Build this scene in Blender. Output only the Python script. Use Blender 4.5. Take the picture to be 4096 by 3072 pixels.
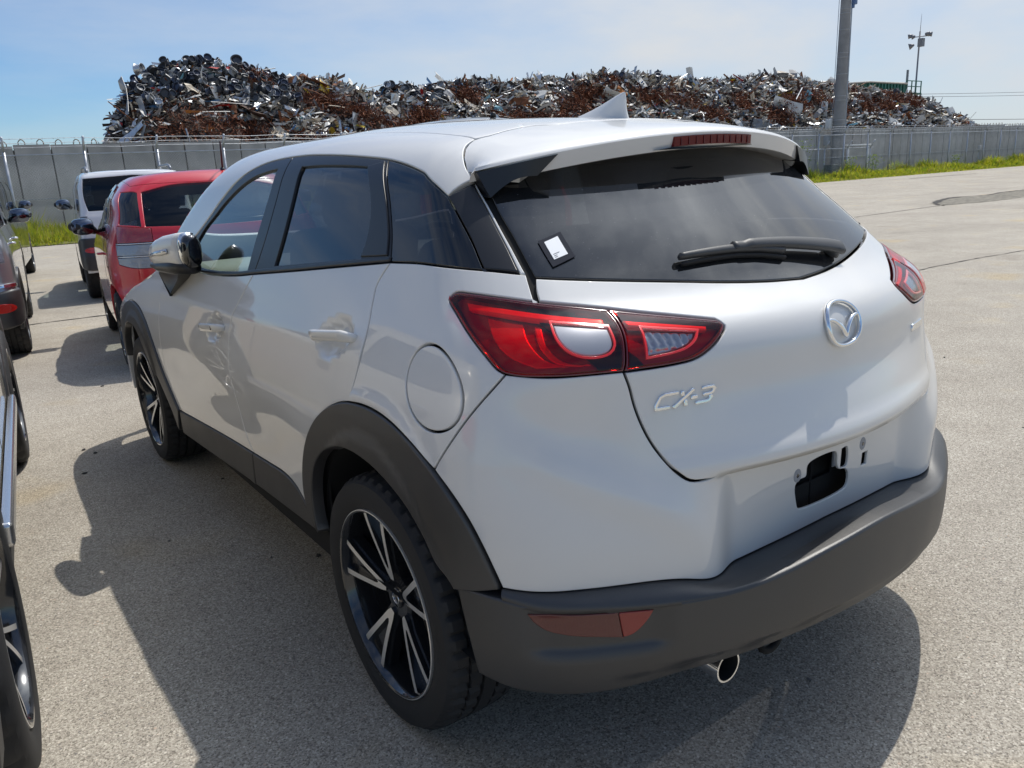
import bpy, bmesh, math, random
import numpy as np
from mathutils import Vector, Matrix
from mathutils.geometry import delaunay_2d_cdt

random.seed(7); RNG = np.random.default_rng(7)
scene = bpy.context.scene
for o in list(bpy.data.objects):
    bpy.data.objects.remove(o)

# ------------------------------------------------------------------ camera
CAM = np.array([-1.58914930, -0.80542061, 1.35080803, 0.618095506, 0.264501603, -0.0504173851, 3128.42623])
def cam_axes(y, p, r):
    f = np.array([np.sin(y)*np.cos(p), np.cos(y)*np.cos(p), -np.sin(p)])
    rt = np.array([np.cos(y), -np.sin(y), 0.])
    up = np.cross(rt, f); c, s = np.cos(r), np.sin(r)
    return c*rt+s*up, -s*rt+c*up, f
R_, U_, F_ = cam_axes(*CAM[3:6])
cd = bpy.data.cameras.new('camera'); co = bpy.data.objects.new('camera', cd)
scene.collection.objects.link(co)
co.matrix_world = Matrix(((R_[0], U_[0], -F_[0], CAM[0]), (R_[1], U_[1], -F_[1], CAM[1]), (R_[2], U_[2], -F_[2], CAM[2]), (0, 0, 0, 1)))
cd.sensor_fit = 'HORIZONTAL'; cd.sensor_width = 36; cd.lens = 36*CAM[6]/4096
cd.clip_start = .02; cd.clip_end = 3000
scene.camera = co

# ------------------------------------------------------------------ light
SUN = Vector((.49, .17, 1.0)).normalized()
sd = bpy.data.lights.new('sun', 'SUN'); so = bpy.data.objects.new('sun', sd)
scene.collection.objects.link(so)
so.rotation_euler = (-SUN).to_track_quat('-Z', 'Y').to_euler()
sd.energy = 2.55; sd.angle = math.radians(.5); sd.color = (1, .955, .88)
W = bpy.data.worlds.new('World'); scene.world = W; W.use_nodes = True
nt = W.node_tree; nt.nodes.clear()
def wn(t, **k):
    n = nt.nodes.new(t)
    for a, v in k.items(): setattr(n, a, v)
    return n
wo = wn('ShaderNodeOutputWorld'); bg = wn('ShaderNodeBackground')
sky = wn('ShaderNodeTexSky', sky_type='NISHITA', sun_disc=False, sun_elevation=math.asin(SUN.z),
         sun_rotation=math.atan2(SUN.x, SUN.y), air_density=1.0, dust_density=.3, ozone_density=4.5)
# thin high cloud, thicker low down: real cloud cover of the whole sky, same everywhere
tc = wn('ShaderNodeTexCoord'); sep = wn('ShaderNodeSeparateXYZ')
mp = wn('ShaderNodeMapping'); mp.inputs['Scale'].default_value = (1.1, 2.6, 5.5); mp.inputs['Rotation'].default_value = (.12, .1, .5)
ns = wn('ShaderNodeTexNoise'); ns.inputs['Scale'].default_value = 1.7; ns.inputs['Detail'].default_value = 7; ns.inputs['Roughness'].default_value = .56
cr = wn('ShaderNodeValToRGB'); cr.color_ramp.elements[0].position = .40; cr.color_ramp.elements[1].position = .80
mx = wn('ShaderNodeMix', data_type='RGBA')
L = nt.links.new
L(tc.outputs['Generated'], mp.inputs['Vector']); L(mp.outputs[0], ns.inputs['Vector']); L(ns.outputs[0], cr.inputs[0])
L(tc.outputs['Generated'], sep.inputs[0])
# sun-side veil: thin cirrus around the sun's azimuth (photo: right part of sky is white)
dot = wn('ShaderNodeVectorMath', operation='DOT_PRODUCT'); dot.inputs[1].default_value = (SUN.x/.46*.72, SUN.y/.46*.72, .35)
L(tc.outputs['Generated'], dot.inputs[0])
vr = wn('ShaderNodeMapRange', interpolation_type='SMOOTHSTEP'); vr.inputs[1].default_value = .32; vr.inputs[2].default_value = .95; vr.inputs[3].default_value = .03; vr.inputs[4].default_value = .85
L(dot.outputs['Value'], vr.inputs[0])
mul = wn('ShaderNodeMath', operation='MULTIPLY'); mul.inputs[1].default_value = .55; L(cr.outputs[0], mul.inputs[0])
mxx = wn('ShaderNodeMath', operation='ADD', use_clamp=True); L(mul.outputs[0], mxx.inputs[0]); L(vr.outputs[0], mxx.inputs[1])
L(mxx.outputs[0], mx.inputs['Factor']); tint = wn('ShaderNodeVectorMath', operation='MULTIPLY'); tint.inputs[1].default_value = (.56, .70, .82); L(sky.outputs[0], tint.inputs[0]); L(tint.outputs[0], mx.inputs['A']); mx.inputs['B'].default_value = (6.2, 6.7, 7.2, 1)
# forward-scattering glow of the thin cloud round the sun
sdot = wn('ShaderNodeVectorMath', operation='DOT_PRODUCT'); sdot.inputs[1].default_value = tuple(SUN); nrmz = wn('ShaderNodeVectorMath', operation='NORMALIZE')
L(tc.outputs['Generated'], nrmz.inputs[0]); L(nrmz.outputs[0], sdot.inputs[0])
mxp = wn('ShaderNodeMath', operation='MAXIMUM'); mxp.inputs[1].default_value = 0; L(sdot.outputs['Value'], mxp.inputs[0])
pw_ = wn('ShaderNodeMath', operation='POWER'); pw_.inputs[1].default_value = 9; L(mxp.outputs[0], pw_.inputs[0])
gl_ = wn('ShaderNodeMath', operation='MULTIPLY_ADD'); gl_.inputs[1].default_value = 5.0; gl_.inputs[2].default_value = 1; L(pw_.outputs[0], gl_.inputs[0])
cs_ = wn('ShaderNodeVectorMath', operation='SCALE'); cs_.inputs[0].default_value = (4.75, 5.0, 5.3); L(gl_.outputs[0], cs_.inputs['Scale']); L(cs_.outputs[0], mx.inputs['B'])
L(mx.outputs['Result'], bg.inputs['Color']); bg.inputs['Strength'].default_value = .10
L(bg.outputs[0], wo.inputs[0])
scene.view_settings.view_transform = 'Standard'; scene.view_settings.look = 'None'
scene.view_settings.exposure = .5; scene.view_settings.gamma = 1; scene.view_settings.use_curve_mapping = False
scene.cycles.max_bounces = 10; scene.cycles.transparent_max_bounces = 24

# ------------------------------------------------------------------ objects, names
C = scene.collection
def lk(o, parent=None):
    C.objects.link(o)
    if parent is not None: o.parent = parent
    return o
def tag(o, label, cat, group=None):
    o['label'] = label; o['category'] = cat
    if group: o['group'] = group
    return o
def thing(name, label, cat, loc=(0, 0, 0), rz=0, group=None):
    o = bpy.data.objects.new(name, None); o.empty_display_size = .1; lk(o); o.location = loc; o.rotation_euler = (0, 0, rz)
    return tag(o, label, cat, group)
def node(name, parent, loc=(0, 0, 0), rot=(0, 0, 0)):
    o = bpy.data.objects.new(name, None); o.empty_display_size = .1; lk(o, parent); o.location = loc; o.rotation_euler = rot
    return o
def mesh(name, V, Fc, mats, parent=None, smooth=False, mi=None, normals=None):
    me = bpy.data.meshes.new(name); me.from_pydata([tuple(map(float, v)) for v in V], [], [tuple(map(int, f)) for f in Fc])
    for m in (mats if isinstance(mats, (list, tuple)) else [mats]): me.materials.append(m)
    if mi is not None: me.polygons.foreach_set('material_index', np.asarray(mi, dtype=np.int32))
    me.polygons.foreach_set('use_smooth', np.full(len(me.polygons), bool(smooth)))
    me.update()
    if normals is not None: me.normals_split_custom_set_from_vertices([tuple(map(float, n)) for n in normals])
    return lk(bpy.data.objects.new(name, me), parent)
def kind(o, k):
    o['kind'] = k; return o

# ------------------------------------------------------------------ materials
MATS = {}
def mat(name, color=(.5, .5, .5), rough=.5, metal=0, coat=0, coat_rough=.04, spec=.5, bump=None, vary=None, emis=None):
    """bump=(scale,strength,dist)  vary=(scale,amount)  in object space"""
    if name in MATS: return MATS[name]
    m = bpy.data.materials.new(name); m.use_nodes = True; t = m.node_tree; b = t.nodes['Principled BSDF']
    b.inputs['Base Color'].default_value = (*color, 1); b.inputs['Roughness'].default_value = rough; b.inputs['Metallic'].default_value = metal
    b.inputs['Coat Weight'].default_value = coat; b.inputs['Coat Roughness'].default_value = coat_rough; b.inputs['Specular IOR Level'].default_value = spec
    if bump or vary:
        tcn = t.nodes.new('ShaderNodeTexCoord')
    if vary:
        n = t.nodes.new('ShaderNodeTexNoise'); n.inputs['Scale'].default_value = vary[0]; n.inputs['Detail'].default_value = 5
        t.links.new(tcn.outputs['Object'], n.inputs['Vector'])
        r = t.nodes.new('ShaderNodeMapRange'); r.inputs[1].default_value = .3; r.inputs[2].default_value = .7; r.inputs[3].default_value = 1-vary[1]; r.inputs[4].default_value = 1+vary[1]
        t.links.new(n.outputs[0], r.inputs[0])
        v = t.nodes.new('ShaderNodeVectorMath'); v.operation = 'SCALE'; v.inputs[0].default_value = color
        t.links.new(r.outputs[0], v.inputs['Scale']); t.links.new(v.outputs[0], b.inputs['Base Color'])
        q = t.nodes.new('ShaderNodeMath'); q.operation = 'MULTIPLY_ADD'; q.inputs[1].default_value = .25; q.inputs[2].default_value = rough-.12; q.use_clamp = True
        t.links.new(n.outputs[0], q.inputs[0]); t.links.new(q.outputs[0], b.inputs['Roughness'])
    if bump:
        n = t.nodes.new('ShaderNodeTexNoise'); n.inputs['Scale'].default_value = bump[0]; n.inputs['Detail'].default_value = 3
        t.links.new(tcn.outputs['Object'], n.inputs['Vector'])
        bp = t.nodes.new('ShaderNodeBump'); bp.inputs['Strength'].default_value = bump[1]; bp.inputs['Distance'].default_value = bump[2]
        t.links.new(n.outputs[0], bp.inputs['Height']); t.links.new(bp.outputs[0], b.inputs['Normal'])
    MATS[name] = m
    return m
def coat_ior(m, v):
    m.node_tree.nodes['Principled BSDF'].inputs['Coat IOR'].default_value = v
def glass(name, tint=(.8, .85, .83), refl=1.0, rough=0.0, ior=1.5, dust_sheen=0.0):
    if name in MATS: return MATS[name]
    m = bpy.data.materials.new(name); m.use_nodes = True; t = m.node_tree; t.nodes.clear()
    o = t.nodes.new('ShaderNodeOutputMaterial'); tr = t.nodes.new('ShaderNodeBsdfTransparent'); gl = t.nodes.new('ShaderNodeBsdfGlossy')
    tr.inputs[0].default_value = (*tint, 1); gl.inputs['Roughness'].default_value = rough; gl.inputs['Color'].default_value = (refl, refl, refl, 1)
    fr = t.nodes.new('ShaderNodeFresnel'); fr.inputs['IOR'].default_value = ior
    geo = t.nodes.new('ShaderNodeNewGeometry'); inv = t.nodes.new('ShaderNodeMath'); inv.operation = 'SUBTRACT'; inv.inputs[0].default_value = 1
    t.links.new(geo.outputs['Backfacing'], inv.inputs[1])
    mm = t.nodes.new('ShaderNodeMath'); mm.operation = 'MULTIPLY'; t.links.new(fr.outputs[0], mm.inputs[0]); t.links.new(inv.outputs[0], mm.inputs[1])
    mix = t.nodes.new('ShaderNodeMixShader'); t.links.new(mm.outputs[0], mix.inputs[0]); t.links.new(tr.outputs[0], mix.inputs[1]); t.links.new(gl.outputs[0], mix.inputs[2])
    last = mix
    if dust_sheen > 0:
        df = t.nodes.new('ShaderNodeBsdfDiffuse'); df.inputs[0].default_value = (.50, .51, .53, 1)
        tcn = t.nodes.new('ShaderNodeTexCoord'); n = t.nodes.new('ShaderNodeTexNoise'); n.inputs['Scale'].default_value = 260; n.inputs['Detail'].default_value = 2
        n2 = t.nodes.new('ShaderNodeTexNoise'); n2.inputs['Scale'].default_value = 5; n2.inputs['Detail'].default_value = 4
        t.links.new(tcn.outputs['Object'], n.inputs['Vector']); t.links.new(tcn.outputs['Object'], n2.inputs['Vector'])
        r = t.nodes.new('ShaderNodeMapRange'); r.inputs[1].default_value = .70; r.inputs[2].default_value = .78; r.inputs[4].default_value = dust_sheen*5
        r2 = t.nodes.new('ShaderNodeMapRange'); r2.inputs[1].default_value = .3; r2.inputs[2].default_value = .75; r2.inputs[3].default_value = dust_sheen*.3; r2.inputs[4].default_value = dust_sheen
        t.links.new(n.outputs[0], r.inputs[0]); t.links.new(n2.outputs[0], r2.inputs[0])
        ad = t.nodes.new('ShaderNodeMath'); ad.operation = 'ADD'; ad.use_clamp = True; t.links.new(r.outputs[0], ad.inputs[0]); t.links.new(r2.outputs[0], ad.inputs[1])
        mix2 = t.nodes.new('ShaderNodeMixShader'); t.links.new(ad.outputs[0], mix2.inputs[0]); t.links.new(mix.outputs[0], mix2.inputs[1]); t.links.new(df.outputs[0], mix2.inputs[2]); last = mix2
    t.links.new(last.outputs[0], o.inputs[0]); MATS[name] = m
    return m
PEARL = mat('pearl_white_paint', (.665, .652, .622), .45, 0, 1.0, .012, .25)
coat_ior(PEARL, 1.62)
PLASTIC = mat('textured_black_plastic', (.027, .0265, .027), .44, 0, 0, 0, .8, bump=(700, .35, .001), vary=(5, .16))
TRIM = mat('satin_black_trim', (.012, .013, .016), .34, 0, .0, 0, .5)
SEAL = mat('rubber_seal', (.006, .006, .007), .7)
GLOSSBLK = mat('gloss_black', (.006, .006, .007), .08, 0, 1, .02)
CHROME = mat('chrome', (.82, .83, .84), .07, 1)
SILVER = mat('machined_alloy', (.86, .85, .83), .36, .8)
GUN = mat('dark_gunmetal_paint', (.02, .021, .024), .16, .3, 1, .03)
RUBBER = mat('tyre_rubber', (.016, .016, .017), .72, bump=(160, .2, .002), vary=(6, .2))
LINER = mat('underbody_black', (.006, .006, .006), .9)
PRIV = glass('privacy_glass', (.09, .095, .11), 1.0, 0, 1.75, .0)
REARG = glass('rear_privacy_glass', (.05, .053, .06), 1.0, 0.03, 1.65, .05)  # dust film, raised to paint in part of the bright sky reflection
CLEARG = glass('clear_glass', (.66, .73, .72), 1.0, 0, 1.9)
REDLENS = glass('red_lens', (.93, .10, .09), .9, .01, 1.5)
CLENS = glass('clear_lens', (.85, .85, .86), 1, .01, 1.5)
DKRED = mat('dark_red_reflector', (.34, .014, .016), .25, .2, .6, .04)
BRED = mat('bright_red_strip', (.90, .02, .018), .2, 0, 1, .04)
MRED = mat('mid_red_reflector', (.85, .03, .03), .25, .45, .5, .04)
LAMPSIL = mat('lamp_reflector_silver', (.62, .63, .65), .16, .9)
SEAT = mat('seat_fabric', (.014, .014, .016), .8)
CABIN = mat('cabin_plastic', (.02, .02, .022), .6)
CREAMT = mat('pale_cabin_trim', (.42, .43, .36), .6)
REFLR = mat('bumper_reflector_red', (.10, .013, .010), .35, 0, .6, .05, bump=(220, .5, .002))
REFLB = mat('bumper_reflector_bright', (.24, .014, .010), .3, 0, .6, .05, bump=(90, .3, .002))

# ------------------------------------------------------------------ car body surfaces
def tab(xs, ys, sig=.035):
    """smooth interpolating table (pchip, blurred, cubic)"""
    xs = np.array(xs, float); ys = np.array(ys, float); h = np.diff(xs); dl = np.diff(ys)/h
    m = np.zeros_like(ys); m[0] = dl[0]; m[-1] = dl[-1]; a, b = dl[:-1], dl[1:]
    m[1:-1] = np.where(a*b > 0, np.sign(a)*np.minimum(np.abs(a+b)/2, 3*np.minimum(np.abs(a), np.abs(b))), 0)
    st = .008; n = int((xs[-1]-xs[0])/st)+2; X = np.linspace(xs[0], xs[-1], n); st = X[1]-X[0]
    i = np.clip(np.searchsorted(xs, X)-1, 0, len(xs)-2); t = (X-xs[i])/h[i]; t2 = t*t; t3 = t2*t
    Y = (2*t3-3*t2+1)*ys[i]+(t3-2*t2+t)*h[i]*m[i]+(-2*t3+3*t2)*ys[i+1]+(t3-t2)*h[i]*m[i+1]
    if sig > 0:
        k = int(3*sig/st); w = np.exp(-.5*(np.arange(-k, k+1)*st/sig)**2); w /= w.sum()
        lo = Y[0]+(Y[0]-Y[1])*np.arange(k, 0, -1); hi = Y[-1]+(Y[-1]-Y[-2])*np.arange(1, k+1)
        Y = np.convolve(np.concatenate([lo, Y, hi]), w, 'valid')
    G = np.gradient(Y, st); x0, x1 = X[0], X[-1]
    def f(x):
        x = np.clip(np.asarray(x, float), x0, x1); q = (x-x0)/st; j = np.clip(q.astype(int), 0, n-2); t = q-j; t2 = t*t; t3 = t2*t
        return (2*t3-3*t2+1)*Y[j]+(t3-2*t2+t)*st*G[j]+(-2*t3+3*t2)*Y[j+1]+(t3-t2)*st*G[j+1]
    return f
def ss(t):
    t = np.clip(t, 0, 1); return t*t*(3-2*t)
def smax(a, b, k):
    h = np.clip(.5+.5*(a-b)/k, 0, 1); return b*(1-h)+a*h+k*h*(1-h)

class Shape:
    YC, CX, RC = .85, -.35, .55
    def __init__(s, **k):
        s.__dict__.update(k); s.L1 = s.RC*math.pi/2; s.S0 = -s.L1-abs(s.CX)
    def side(s, Y, z):
        w = s.wup(z); return s.prof(z)+s.dlow(Y)*(1-w)+s.dup(Y)*w
    def rear(s, X, z):
        a = np.abs(X); r = s.rear0(z)+s.kx(z)*a*a
        return r+s.rec(a, z) if s.rec else r
    def roof(s, X, Y): return s.roof0(Y)-s.crown[0]*X*X-s.crown[1]*X**4
    def front(s, X, z): return s.front0(z)-.35*np.abs(X)**2.2
    def F(s, P):
        X, Y, z = P[..., 0], P[..., 1], P[..., 2]
        v = smax(np.abs(X)-s.side(Y, z), (s.rear(X, z)-Y)*.8, s.kr(z))
        v = smax(v, z-s.roof(X, Y), s.kt)
        return smax(v, (Y-s.front(X, z))*.6, s.kf)
    def grad(s, P, h=4e-4):
        g = np.empty_like(P)
        for i in range(3):
            d = np.zeros(3); d[i] = h; g[..., i] = s.F(P+d)-s.F(P-d)
        return g/np.linalg.norm(g, axis=-1, keepdims=True)
    # charts -> ray origin and direction
    def ray(s, ch, q):
        a, b = q[:, 0], q[:, 1]; n = len(a); o = np.zeros((n, 3)); d = np.zeros((n, 3))
        if ch == 't':
            o[:, 0] = a; o[:, 1] = b; o[:, 2] = .55; d[:, 2] = 1; return o, d
        if ch == 'f':
            o[:, 0] = a; o[:, 1] = s.ymid; o[:, 2] = b; d[:, 1] = 1; return o, d
        m = a < s.S0; g = np.where(m, 2*s.S0-a, a); fl = np.where(m, -1., 1.)
        o[:, 0] = s.CX; o[:, 1] = s.YC; d[:, 0] = -1
        i = g >= 0; o[i, 1] = s.YC+g[i]
        i = (g < 0) & (g >= -s.L1); th = -g/s.RC; d[i, 0] = -np.cos(th[i]); d[i, 1] = -np.sin(th[i])
        i = g < -s.L1; o[i, 0] = s.CX-s.L1-g[i]; d[i, 0] = 0; d[i, 1] = -1
        o[:, 0] *= fl; d[:, 0] *= fl; o[:, 2] = b
        return o, d
    def pos(s, ch, q):
        q = np.asarray(q, float); o, d = s.ray(ch, q); lo = np.zeros(len(q)); hi = np.full(len(q), 3.2 if ch == 'f' else 1.9)
        for _ in range(24):
            m = (lo+hi)/2; v = s.F(o+d*m[:, None]) < 0
            lo = np.where(v, m, lo); hi = np.where(v, hi, m)
        fl, fh = s.F(o+d*lo[:, None]), s.F(o+d*hi[:, None]); t = lo+(hi-lo)*np.clip(-fl/(fh-fl+1e-12), 0, 1)
        return o+d*t[:, None]
    def inv(s, P):
        P = np.atleast_2d(np.asarray(P, float)); X, Y, z = P[:, 0], P[:, 1], P[:, 2]; x = -np.abs(X)
        th = np.arctan2(s.YC-Y, s.CX-x)
        g = np.where(Y >= s.YC, Y-s.YC, np.where(x >= s.CX, -s.L1-(x-s.CX), -s.RC*th))
        return np.stack([np.where(X > 0, 2*s.S0-g, g), z], -1)
    def sY(s, pts):   # (Y,z) on the left side -> chart
        p = np.array(pts, float); return [tuple(v) for v in s.inv(np.stack([-s.side(p[:, 0], p[:, 1]), p[:, 0], p[:, 1]], -1))]
    def rX(s, pts):   # (X,z) on the rear, X<=0 -> chart
        p = np.array(pts, float); return [tuple(v) for v in s.inv(np.stack([p[:, 0], s.rear(p[:, 0], p[:, 1]), p[:, 1]], -1))]
    def mir(s, pts): return [(2*s.S0-a, b) for a, b in pts][::-1]

def crv(pts, step=.012, closed=False):
    """Catmull-Rom through points, resampled"""
    p = np.array(pts, float); n = len(p)
    if n < 3 and not closed:
        k = max(2, int(np.linalg.norm(p[-1]-p[0])/step)+1); return [tuple(v) for v in np.linspace(p[0], p[-1], k)]
    ext = np.vstack([p[-1], p, p[0], p[1]]) if closed else np.vstack([2*p[0]-p[1], p, 2*p[-1]-p[-2]])
    out = []
    for i in range(n if closed else n-1):
        a, b, c, d = ext[i:i+4]; k = max(2, int(np.linalg.norm(c-b)/step)+1)
        # centripetal tangents
        d0, d1, d2 = [max(np.linalg.norm(v), 1e-6)**.5 for v in (b-a, c-b, d-c)]
        m1 = (c-b+d1*((b-a)/d0-(c-a)/(d0+d1))); m2 = (c-b+d1*((d-c)/d2-(d-b)/(d1+d2)))
        t = np.linspace(0, 1, k, endpoint=False)[:, None]
        out += [tuple(v) for v in (2*t**3-3*t**2+1)*b+(t**3-2*t**2+t)*m1+(-2*t**3+3*t**2)*c+(t**3-t**2)*m2]
    if not closed: out.append(tuple(p[-1]))
    return out
def outline(*segs, step=.012):
    """segments joined with sharp corners; each is a list of points (curve)"""
    out = []
    for s_ in segs:
        for v in crv(s_, step):
            if not out or np.hypot(out[-1][0]-v[0], out[-1][1]-v[1]) > 1e-4: out.append(v)
    while np.hypot(out[0][0]-out[-1][0], out[0][1]-out[-1][1]) < 1e-4: out.pop()
    return out
def resamp(poly, step):
    out = []; n = len(poly)
    for i in range(n):
        a, b = np.array(poly[i]), np.array(poly[(i+1) % n]); k = max(1, int(math.ceil(np.linalg.norm(b-a)/step)))
        for j in range(k): out.append(tuple(a+(b-a)*j/k))
    return out
def area2(p):
    p = np.array(p); x, y = p[:, 0], p[:, 1]; return np.sum(x*np.roll(y, -1)-np.roll(x, -1)*y)
def inset(p, d):
    """p CCW, moves inward by d (mitre limited)"""
    p = np.array(p); a = p-np.roll(p, 1, 0); b = np.roll(p, -1, 0)-p
    na = np.stack([-a[:, 1], a[:, 0]], -1)/np.maximum(np.linalg.norm(a, axis=1, keepdims=True), 1e-9)
    nb = np.stack([-b[:, 1], b[:, 0]], -1)/np.maximum(np.linalg.norm(b, axis=1, keepdims=True), 1e-9)
    m = na+nb; L2 = np.maximum((m*m).sum(1, keepdims=True), .5); return p+m*(2*d/L2)
def inside(P, poly):
    P = np.asarray(P); q = np.array(poly); x, y = P[:, 0], P[:, 1]; r = np.zeros(len(P), bool)
    x0, y0 = q[:, 0], q[:, 1]; x1, y1 = np.roll(x0, -1), np.roll(y0, -1)
    for i in range(len(q)):
        c = (y0[i] > y) != (y1[i] > y)
        if c.any(): r ^= c & (x < (x1[i]-x0[i])*(y-y0[i])/(y1[i]-y0[i]+1e-15)+x0[i])
    return r
def bdist(P, poly):
    q = np.array(poly); r = np.roll(q, -1, 0)-q; L2 = np.maximum((r*r).sum(1), 1e-12); out = np.full(len(P), 9.)
    for i in range(len(q)):
        t = np.clip(((P-q[i])@r[i])/L2[i], 0, 1); out = np.minimum(out, np.hypot(*(P-q[i]-t[:, None]*r[i]).T))
    return out
def panel(name, sh, poly, m, parent, ch='w', holes=(), step=.02, off=0., disp=None, depth=.014, gap=.0018, rnd=.0025, both=False, mats2=None, inner=None):
    """A pressed panel: a region of the body surface with rounded, turned-in edges."""
    loops = []
    for j, pl in enumerate([poly]+list(holes)):
        pl = resamp(pl, min(step, .016))
        if area2(pl) < 0: pl = pl[::-1]
        if j: pl = pl[::-1]            # holes clockwise: 'inward' = into the material
        B = inset(pl, gap); loops.append((B, inset(B, rnd*.35), inset(B, rnd)))
    V2 = []; edges = []
    for B, B1, B2 in loops:
        k = len(V2); n = len(B2); V2 += [tuple(v) for v in B2]; edges += [(k+i, k+(i+1) % n) for i in range(n)]
    o2 = np.array(loops[0][2]); (x0, y0), (x1, y1) = o2.min(0), o2.max(0)
    gx, gy = np.meshgrid(np.arange(x0, x1, step), np.arange(y0, y1, step)); gx = gx+(np.arange(gx.shape[0]) % 2)[:, None]*step*.5
    G = np.stack([gx.ravel(), gy.ravel()], -1); k = inside(G, o2)
    for B, B1, B2 in loops[1:]: k &= ~inside(G, B2)
    G = G[k]
    if len(G):
        k = np.ones(len(G), bool)
        for B, B1, B2 in loops: k &= bdist(G, B2) > step*.45
        G = G[k]
    nb = len(V2); V2 += [tuple(v) for v in G]
    r = delaunay_2d_cdt([Vector(v) for v in V2], edges, [], 0, 1e-7)
    W2 = np.array([tuple(v) for v in r[0]]); tri = [f for f in r[2]]
    # map output verts of the boundary back
    omap = {}
    for i, src in enumerate(r[3]):
        for q in src: omap[q] = i
    cen = np.array([W2[list(f)].mean(0) for f in tri]); k = inside(cen, o2)
    for B, B1, B2 in loops[1:]: k &= ~inside(cen, B2)
    tri = [f for f, kk in zip(tri, k) if kk]
    Fc = []
    for f in tri:
        a, b, c = W2[f[0]], W2[f[1]], W2[f[2]]
        if abs((b[0]-a[0])*(c[1]-a[1])-(b[1]-a[1])*(c[0]-a[0])) < 1e-11: continue
        Fc.append(f if (b[0]-a[0])*(c[1]-a[1])-(b[1]-a[1])*(c[0]-a[0]) > 0 else f[::-1])
    base = len(W2); Q = [W2]; ring = []; k0 = 0
    for B, B1, B2 in loops:
        n = len(B); Q += [np.array(B1), np.array(B), np.array(B)]; ring.append((base, n, k0)); base += 3*n; k0 += n
    Q = np.vstack(Q); P = sh.pos(ch, Q); N = sh.grad(P)
    if disp is not None:
        h = 1.5e-3; d0 = disp(P); g = np.stack([(disp(P+np.eye(3)[i]*h)-disp(P-np.eye(3)[i]*h))/(2*h) for i in range(3)], -1)
        N2 = N-(g-N*(g*N).sum(1, keepdims=True)); N2 /= np.linalg.norm(N2, axis=1, keepdims=True); P = P+N*d0[:, None]
    else: N2 = N
    P = P+N*off; nrm = N2.copy(); faces = list(Fc)
    for b0, n, k0 in ring:
        i1, i2, i3 = b0+np.arange(n), b0+n+np.arange(n), b0+2*n+np.arange(n); it = np.array([omap[k0+i] for i in range(n)])
        ov = P[i2]-P[it]; ov -= N2[i2]*(ov*N2[i2]).sum(1, keepdims=True); ov /= np.maximum(np.linalg.norm(ov, axis=1, keepdims=True), 1e-9)
        P[i1] -= N2[i1]*rnd*.3; P[i2] -= N2[i2]*rnd*1.0; P[i3] -= N2[i3]*depth
        nrm[i1] = N2[i1]*.8+ov*.6; nrm[i2] = N2[i2]*.1+ov; nrm[i3] = ov
        for i in range(n):
            j = (i+1) % n
            faces += [(it[j], it[i], i1[i], i1[j]), (i1[j], i1[i], i2[i], i2[j]), (i2[j], i2[i], i3[i], i3[j])]
    # orientation: make faces agree with the outward normal
    ft = np.array([q[:3] for q in faces[:max(1, len(Fc))]]); fn = np.cross(P[ft[:, 1]]-P[ft[:, 0]], P[ft[:, 2]]-P[ft[:, 0]])
    if (fn*nrm[ft[:, 0]]).sum() < 0: faces = [q[::-1] for q in faces]
    nrm /= np.linalg.norm(nrm, axis=1, keepdims=True)
    o = mesh(name, P, faces, m, parent, True, normals=nrm); res = [o]
    if both:
        Pm = P*[-1, 1, 1]; nm = nrm*[-1, 1, 1]; par = parent if inner is None else inner
        res.append(mesh(name, Pm, [q[::-1] for q in faces], m, par, True, normals=nm))
    return res

# ------------------------------------------------------------------ primitive shapes
def frame(d, up=(0, 0, 1)):
    d = np.array(d, float); d /= np.linalg.norm(d); u = np.array(up, float)
    if abs(d@u) > .98: u = np.array((0, 1., 0)) if abs(d[1]) < .9 else np.array((1., 0, 0))
    r = np.cross(d, u); r /= np.linalg.norm(r); return r, np.cross(r, d)
def sweep_geo(path, rad, n=10, up=(0, 0, 1), power=2., closed=False, caps=True):
    path = np.array(path, float); k = len(path); V = []; Fc = []
    rad = [(r, r) if np.isscalar(r) else r for r in (rad if hasattr(rad, '__len__') and len(rad) == k and not np.isscalar(rad) else [rad]*k)]
    for i in range(k):
        d = (path[(i+1) % k]-path[i-1]) if closed else (path[min(i+1, k-1)]-path[max(i-1, 0)]); r, u = frame(d, up)
        for j in range(n):
            a = 2*math.pi*j/n; c, s = math.cos(a), math.sin(a); e = 2/power
            V.append(path[i]+r*rad[i][0]*math.copysign(abs(c)**e, c)+u*rad[i][1]*math.copysign(abs(s)**e, s))
    for i in range(k if closed else k-1):
        for j in range(n):
            a, b = i*n, ((i+1) % k)*n; Fc.append((a+j, a+(j+1) % n, b+(j+1) % n, b+j))
    if caps and not closed: Fc += [tuple(range(n))[::-1], tuple((k-1)*n+j for j in range(n))]
    return V, Fc
def sweep(name, path, rad, m, parent=None, smooth=True, **k):
    V, Fc = sweep_geo(path, rad, **k); return mesh(name, V, Fc, m, parent, smooth)
def box_geo(c, s, M=None):
    V = [np.array((x*s[0]/2, y*s[1]/2, z*s[2]/2)) for x in (-1, 1) for y in (-1, 1) for z in (-1, 1)]
    if M is not None: V = [M@v for v in V]
    return [v+np.array(c) for v in V], [(0, 1, 3, 2), (4, 6, 7, 5), (0, 4, 5, 1), (2, 3, 7, 6), (0, 2, 6, 4), (1, 5, 7, 3)]
def join(*gs):
    V = []; Fc = []
    for v, f in gs:
        k = len(V); V += list(v); Fc += [tuple(i+k for i in q) for q in f]
    return V, Fc
def bevel(o, w=.004, seg=2):
    md = o.modifiers.new('bevel', 'BEVEL'); md.width = w; md.segments = seg; md.limit_method = 'ANGLE'; md.angle_limit = math.radians(40)
    md.harden_normals = False
    for p in o.data.polygons: p.use_smooth = True
    return o
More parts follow.
